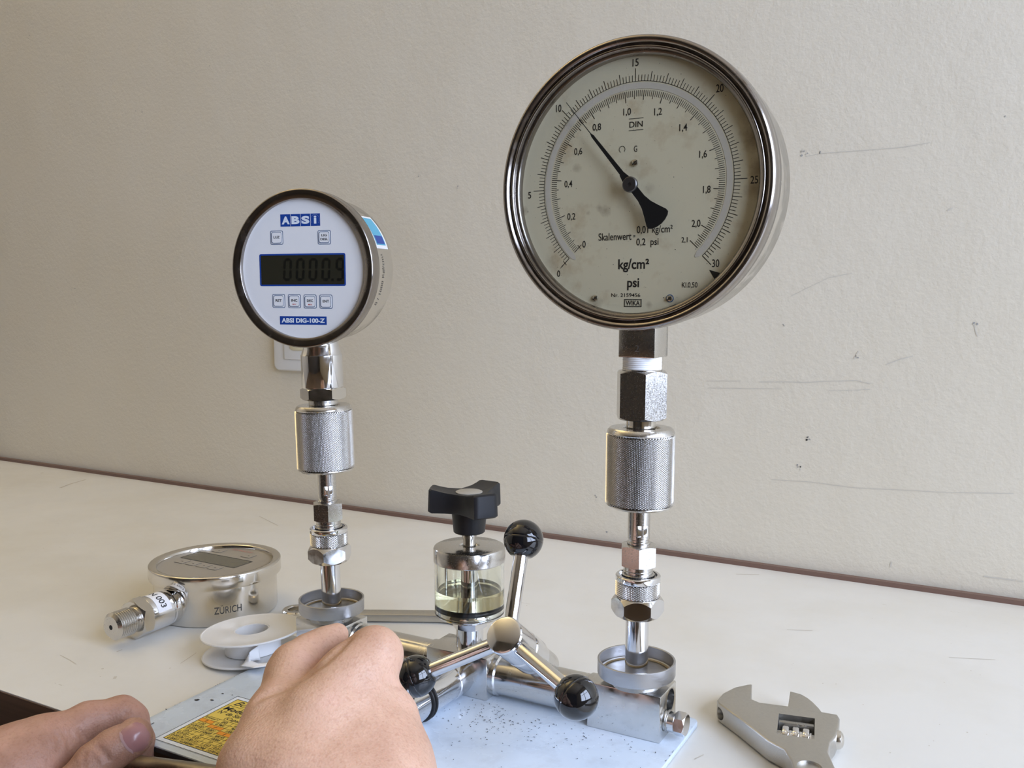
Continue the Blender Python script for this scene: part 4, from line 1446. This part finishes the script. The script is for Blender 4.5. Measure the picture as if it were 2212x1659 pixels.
# cut the worm slot and the handle recess
WU = Vector((0.0195, 0.0036, 0)).normalized()
WVv = Vector((-WU.y, WU.x, 0))
wc = Vector((-0.1013, 0.5085, 0.0))
WF = Fr(wc, (0, 0, 1), ex=WU)
sl = MB().box(-0.0098, 0.0098, -0.0120, 0.0138, -0.01, 0.03, WF).build('c', 'dark_hole')
hx = Vector((0.42, -0.91, 0)).normalized()
HF = Fr((-0.0868, 0.4690, 0), (0, 0, 1), ex=hx)
rec = MB().prism(rect_pts(0.050, 0, 0.108, 0.0125, 0.0062, 8), ZT - 0.0012, 0.03, HF).build('c', 'dark_hole')
th_ = MB().lathe(cyl(0.0036, -0.01, 0.004, 0.0001), Fr((-0.1480, 0.5160, 0.0062), (-0.9, -0.35, 0.1)), 24).build('c', 'dark_hole')
body.location = aw.location
body.parent = None
cut(body, [sl, rec, th_])
body.parent = aw
body.location = (0, 0, 0)
jaw = [(-0.1109, 0.5320), (-0.1115, 0.5350), (-0.1148, 0.5555), (-0.1079, 0.5544), (-0.1035, 0.5510), (-0.0995, 0.5465), (-0.0950, 0.5400), (-0.0921, 0.5349), (-0.0921, 0.5330)]
loft('movable_jaw', jaw, 0.0016, ZT - 0.0006, 'wrench_satin', aw, 0, 0.0006)
wmf = Fr(WF.p(-0.0082, -0.0042, 0.0072), WU)
prof = [(0, 0)]
for k in range(3):
    z_ = 0.0006 + 0.0054 * k
    prof += [(0.0040, z_), (0.0057, z_ + 0.0006), (0.0060, z_ + 0.0012), (0.0060, z_ + 0.0032), (0.0057, z_ + 0.0038), (0.0040, z_ + 0.0044)]
prof += [(0.0040, 0.0164), (0, 0.0164)]
MB().lathe(prof, wmf, 40).build('worm_screw', 'chrome', aw)
MB().box(-0.0097, 0.0097, 0.0062, 0.0098, 0.003, 0.0108, WF).build('jaw_rack', 'steel_dull', aw, bevel=0.0008)
MB().lathe(cyl(0.0032, -0.003, 0.0215), wmf, 24).build('worm_pin', 'steel_dull', aw)
pnf = Fr(WF.p(0.0180, 0.0030, 0.0066), WU)
MB().lathe([(0, -0.002), (0.0052, -0.002), (0.0052, 0.0040), (0.0048, 0.0056), (0.0036, 0.0068), (0.0018, 0.0074), (0, 0.0075)], pnf, 32).build('pin_cap', 'steel_polished', aw)


# ================================================================== hands (one continuous skin surface each, grown from joint chains)
def cone_sdf(P, a, b_, ra, rb):
    """distance to a capsule whose radius runs from ra to rb"""
    ba = b_ - a
    l2 = float(ba @ ba) + 1e-12
    t = np.clip(((P - a) @ ba) / l2, 0, 1)
    d = P - a - t[:, None] * ba
    return np.sqrt((d * d).sum(1)) - (ra + (rb - ra) * t)


def smin(a, b_, k):
    h = np.clip(0.5 + 0.5 * (b_ - a) / k, 0, 1)
    return b_ + (a - b_) * h - k * h * (1 - h)


class Hand:
    def __init__(self):
        self.chains = []        # list of (joints[(pos, r)], k_inside, k_join)
        self.folds = []         # skin folds: (polyline points, depth, width)

    def fold(self, pts, d0, depth=0.0008, width=0.0011):
        P = []
        for px, py in pts:
            d = d0
            for _ in range(40):
                s_ = float(self.sdf(np.array(at(px, py, d))[None])[0])
                d += s_ * 0.9
                if abs(s_) < 1e-5:
                    break
            P.append(np.array(at(px, py, d)))
        self.folds.append((P, depth, width))

    def extend(self, i, length, r_end):
        J, ki, kj = self.chains[i]
        v = J[0][0] - J[1][0]
        v = v / np.linalg.norm(v)
        self.chains[i] = ([(J[0][0] + v * length, r_end)] + J, ki, kj)

    def chain(self, pts, k_in=0.004, k_join=0.003):
        J = []
        for px, py, d, rp in pts:
            J.append((np.array(at(px, py, d)), rp * d / FPX))
        self.chains.append((J, k_in, k_join))

    def sdf(self, P):
        out = None
        for J, ki, kj in self.chains:
            c = None
            for (a, ra), (b_, rb) in zip(J[:-1], J[1:]):
                d = cone_sdf(P, a, b_, ra, rb)
                c = d if c is None else smin(c, d, ki)
            out = c if out is None else smin(out, c, kj)
        for Q, dep, wid in self.folds:
            near = np.abs(out) < 0.006
            if not near.any():
                continue
            Pn = P[near]
            dm = None
            for a, b_ in zip(Q[:-1], Q[1:]):
                d = cone_sdf(Pn, a, b_, 0.0, 0.0)
                dm = d if dm is None else np.minimum(dm, d)
            out[near] += dep * np.exp(-(dm / wid) ** 2)
        return out

    def mesh(self, h):
        A = np.array([j[0] for c in self.chains for j in c[0]])
        R = np.array([j[1] for c in self.chains for j in c[0]])
        lo = (A - R[:, None]).min(0) - 3 * h
        hi = (A + R[:, None]).max(0) + 3 * h
        n = np.ceil((hi - lo) / h).astype(int) + 1
        gx, gy, gz = [lo[i] + h * np.arange(n[i]) for i in range(3)]
        # coarse pass everywhere, exact values only near the surface
        q = 4
        m = (n + q - 1) // q + 1
        cg = [lo[i] + h * q * np.arange(m[i]) + h * (q - 1) / 2 for i in range(3)]
        C_ = np.stack(np.meshgrid(*cg, indexing='ij'), -1).reshape(-1, 3)
        S = self.sdf(C_).reshape(m)
        S = S.repeat(q, 0).repeat(q, 1).repeat(q, 2)[:n[0], :n[1], :n[2]].copy()
        I = np.argwhere(np.abs(S) < h * q * 1.6)
        S[I[:, 0], I[:, 1], I[:, 2]] = self.sdf(lo + h * I)
        return surface_nets(S, lo, h)


def surface_nets(S, lo, h):
    n = np.array(S.shape)
    ins = S < 0
    c = np.zeros(n - 1, int)
    for i in (0, 1):
        for j in (0, 1):
            for k in (0, 1):
                c += ins[i:n[0] - 1 + i, j:n[1] - 1 + j, k:n[2] - 1 + k]
    act = (c > 0) & (c < 8)
    idx = -np.ones(n - 1, int)
    cells = np.argwhere(act)
    idx[act] = np.arange(len(cells))
    acc = np.zeros((len(cells), 3))
    cnt = np.zeros(len(cells))
    corners = [(i, j, k) for i in (0, 1) for j in (0, 1) for k in (0, 1)]
    for p in corners:
        for q in corners:
            if sum(abs(a - b_) for a, b_ in zip(p, q)) == 1 and p < q:
                vp = S[cells[:, 0] + p[0], cells[:, 1] + p[1], cells[:, 2] + p[2]]
                vq = S[cells[:, 0] + q[0], cells[:, 1] + q[1], cells[:, 2] + q[2]]
                m_ = (vp < 0) != (vq < 0)
                t = np.where(m_, vp / np.where(m_, vp - vq, 1), 0)
                pos = np.array(p)[None] + t[:, None] * (np.array(q) - np.array(p))[None]
                acc += np.where(m_[:, None], pos, 0)
                cnt += m_
    V_ = lo + h * (cells + acc / cnt[:, None])
    F = []
    for ax_ in range(3):
        u, w = (ax_ + 1) % 3, (ax_ + 2) % 3
        sl0 = [slice(None)] * 3
        sl1 = [slice(None)] * 3
        sl0[ax_] = slice(0, n[ax_] - 1)
        sl1[ax_] = slice(1, n[ax_])
        ch = ins[tuple(sl0)] != ins[tuple(sl1)]
        E_ = np.argwhere(ch)
        ok = (E_[:, u] > 0) & (E_[:, w] > 0) & (E_[:, u] < n[u] - 1) & (E_[:, w] < n[w] - 1)
        E_ = E_[ok]
        flip = ins[E_[:, 0], E_[:, 1], E_[:, 2]]
        eu, ew = np.eye(3, dtype=int)[u], np.eye(3, dtype=int)[w]
        q = [idx[tuple((E_ - a).T)] for a in (eu * 0, eu, eu + ew, ew)]
        Q = np.stack(q, 1)
        Q[~flip] = Q[~flip][:, ::-1]
        F.append(Q)
    return V_, np.concatenate(F)


def build_hand(name, hd, h, mt, label, base):
    V_, F = hd.mesh(h)
    base = Vector(base)
    me = bpy.data.meshes.new(name)
    me.from_pydata((V_ - np.array(base)).tolist(), [], F.tolist())
    me.update()
    bm = bmesh.new()
    bm.from_mesh(me)
    for _ in range(2):
        bmesh.ops.smooth_vert(bm, verts=bm.verts, factor=0.5, use_axis_x=True, use_axis_y=True, use_axis_z=True)
    bmesh.ops.recalc_face_normals(bm, faces=bm.faces)
    bm.to_mesh(me)
    bm.free()
    me.shade_smooth()
    me.materials.append(MATS[mt])
    ob = bpy.data.objects.new(name, me)
    ob.location = base
    COL.objects.link(ob)
    return tag(ob, label, 'hand')


RD = 0.925           # depth scale of the gripping hand


def rp(*pts):
    return [(x, y, d * RD, r) for x, y, d, r in pts]


rh_ = Hand()
# back of the hand: metacarpals from the wrist to the knuckles
rh_.chain(rp((540, 2160, 0.360, 165), (590, 1900, 0.395, 150), (640, 1700, 0.412, 128), (690, 1575, 0.430, 95), (760, 1475, 0.448, 72), (808, 1416, 0.458, 62)), 0.010, 0.008)
rh_.chain(rp((640, 1900, 0.395, 150), (720, 1730, 0.410, 120), (790, 1620, 0.432, 92), (838, 1552, 0.448, 66)), 0.010, 0.010)
rh_.chain(rp((680, 1920, 0.395, 150), (780, 1770, 0.405, 112), (840, 1690, 0.425, 92), (866, 1640, 0.438, 68)), 0.010, 0.010)
rh_.chain(rp((700, 1960, 0.395, 140), (800, 1850, 0.402, 100), (860, 1760, 0.425, 78), (872, 1728, 0.432, 64)), 0.010, 0.010)
# fingers curled round the bar behind
rh_.chain(rp((808, 1416, 0.458, 60), (806, 1440, 0.498, 47), (752, 1462, 0.506, 41), (722, 1474, 0.486, 36)), 0.003, 0.0025)
rh_.chain(rp((838, 1552, 0.448, 60), (822, 1560, 0.492, 48), (760, 1566, 0.502, 42), (724, 1572, 0.482, 37)), 0.003, 0.0025)
rh_.chain(rp((866, 1640, 0.438, 60), (842, 1648, 0.474, 45), (775, 1650, 0.482, 40), (735, 1654, 0.464, 36)), 0.003, 0.0025)
rh_.chain(rp((872, 1728, 0.432, 56), (846, 1738, 0.456, 40), (785, 1738, 0.462, 35), (750, 1740, 0.448, 32)), 0.003, 0.0025)
# thumb
rh_.chain(rp((560, 1800, 0.405, 120), (572, 1660, 0.415, 92), (602, 1562, 0.436, 70), (636, 1456, 0.464, 54), (642, 1440, 0.466, 51)), 0.008, 0.005)
rh_.chain(rp((638, 1438, 0.466, 50), (668, 1414, 0.474, 42), (702, 1393, 0.481, 36), (728, 1371, 0.486, 25)), 0.004, 0.0012)
rh_.fold([(560, 1508), (600, 1492), (640, 1477), (668, 1458)], 0.35, 0.0016, 0.0020)
rh_.fold([(668, 1458), (700, 1432), (730, 1405), (752, 1382)], 0.35, 0.0022, 0.0017)
rh_.fold([(862, 1482), (845, 1478), (832, 1470)], 0.35, 0.0009, 0.0014)
rh_.fold([(700, 1610), (740, 1570), (790, 1530)], 0.35, 0.0006, 0.0040)
rh_.extend(0, 0.10, 0.036)
rh = build_hand('hand', rh_, 0.00095, 'skin_right', 'right hand in a fist gripping the pump bar, thumb on top', at(640, 1800, 0.40))

LD = 1.0
lh_ = Hand()
lh_.chain([(-360, 2000, 0.43, 200), (-170, 1850, 0.46, 190), (-40, 1740, 0.475, 135), (60, 1660, 0.487, 98), (112, 1612, 0.494, 62)], 0.012, 0.008)
lh_.chain([(-120, 1900, 0.47, 170), (20, 1790, 0.495, 110), (80, 1740, 0.505, 70)], 0.012, 0.010)
lh_.chain([(112, 1608, 0.494, 58), (190, 1561, 0.506, 42), (262, 1541, 0.514, 35), (283, 1556, 0.514, 34), (300, 1600, 0.507, 30), (299, 1640, 0.509, 28), (280, 1672, 0.508, 24)], 0.004, 0.004)
lh_.chain([(90, 1700, 0.49, 62), (200, 1668, 0.508, 39), (256, 1662, 0.512, 33), (276, 1705, 0.506, 30), (255, 1740, 0.50, 26)], 0.004, 0.0025)
lh_.chain([(80, 1790, 0.485, 56), (180, 1765, 0.51, 38), (235, 1760, 0.515, 33), (240, 1810, 0.505, 28)], 0.004, 0.0025)
lh_.chain([(70, 1870, 0.48, 50), (150, 1850, 0.50, 34), (200, 1850, 0.505, 30), (200, 1890, 0.50, 25)], 0.004, 0.0025)
lh_.chain([(-20, 1880, 0.455, 105), (70, 1800, 0.458, 66), (148, 1722, 0.464, 50), (205, 1650, 0.471, 45)], 0.006, 0.005)
lh_.chain([(205, 1648, 0.473, 44), (245, 1618, 0.476, 41), (286, 1594, 0.480, 37), (290, 1591, 0.480, 36)], 0.004, 0.0025)
for f_ in ([(182, 1627), (181, 1642), (184, 1657)], [(199, 1631), (194, 1642), (201, 1657)], [(211, 1616), (224, 1627), (233, 1640)], [(121, 1585), (129, 1600), (127, 1612)],
           [(137, 1583), (148, 1597), (150, 1610)], [(152, 1581), (161, 1597)], [(171, 1578), (182, 1593)], [(272, 1541), (260, 1561)], [(206, 1640), (212, 1652)]):
    lh_.fold(f_, 0.42, 0.0014, 0.0012)
lh_.extend(0, 0.10, 0.042)
lh = build_hand('hand', lh_, 0.00095, 'skin_left', 'left hand pinching the turning bar with thumbnail showing', at(60, 1800, 0.47))


def nail_on(hand, hob, c, du, dv, name, mt, d0, lift, crop=None):
    """a nail plate that follows the finger's surface; c centre px, du/dv half axes px"""
    vs, fs = [], []
    nu, nv_ = 16, 12
    ok = {}
    for i in range(nu + 1):
        for j in range(nv_ + 1):
            u, v = -1 + 2 * i / nu, -1 + 2 * j / nv_
            if crop:
                u = crop[0] + (crop[1] - crop[0]) * (u + 1) / 2
            # superellipse outline
            k = max(abs(u), abs(v)) / max(1e-6, (abs(u) ** 3.0 + abs(v) ** 3.0) ** (1 / 3.0))
            uu, vv = u * k, v * k
            px, py = c[0] + du[0] * uu + dv[0] * vv, c[1] + du[1] * uu + dv[1] * vv
            d = d0
            for _ in range(40):
                p = np.array(at(px, py, d))[None]
                s = float(hand.sdf(p)[0])
                d += s * 0.9
                if abs(s) < 1e-5:
                    break
            edge = max(abs(u), abs(v))
            ok[(i, j)] = len(vs)
            vs.append(at(px, py, d - lift + 0.0006 * edge ** 4))
    for i in range(nu):
        for j in range(nv_):
            fs.append([ok[(i, j)], ok[(i + 1, j)], ok[(i + 1, j + 1)], ok[(i, j + 1)]])
    return MB().add(vs, fs).build(name, mt, hob, smooth=80)


nl = nail_on(lh_, lh, (293, 1594), (28, -15), (17, 27), 'fingernail', 'nail', 0.455, 0.0005)
nail_on(lh_, lh, (293, 1594), (28, -15), (17, 27), 'nail_moon', 'nail_moon', 0.455, 0.00062, (-0.96, -0.78))
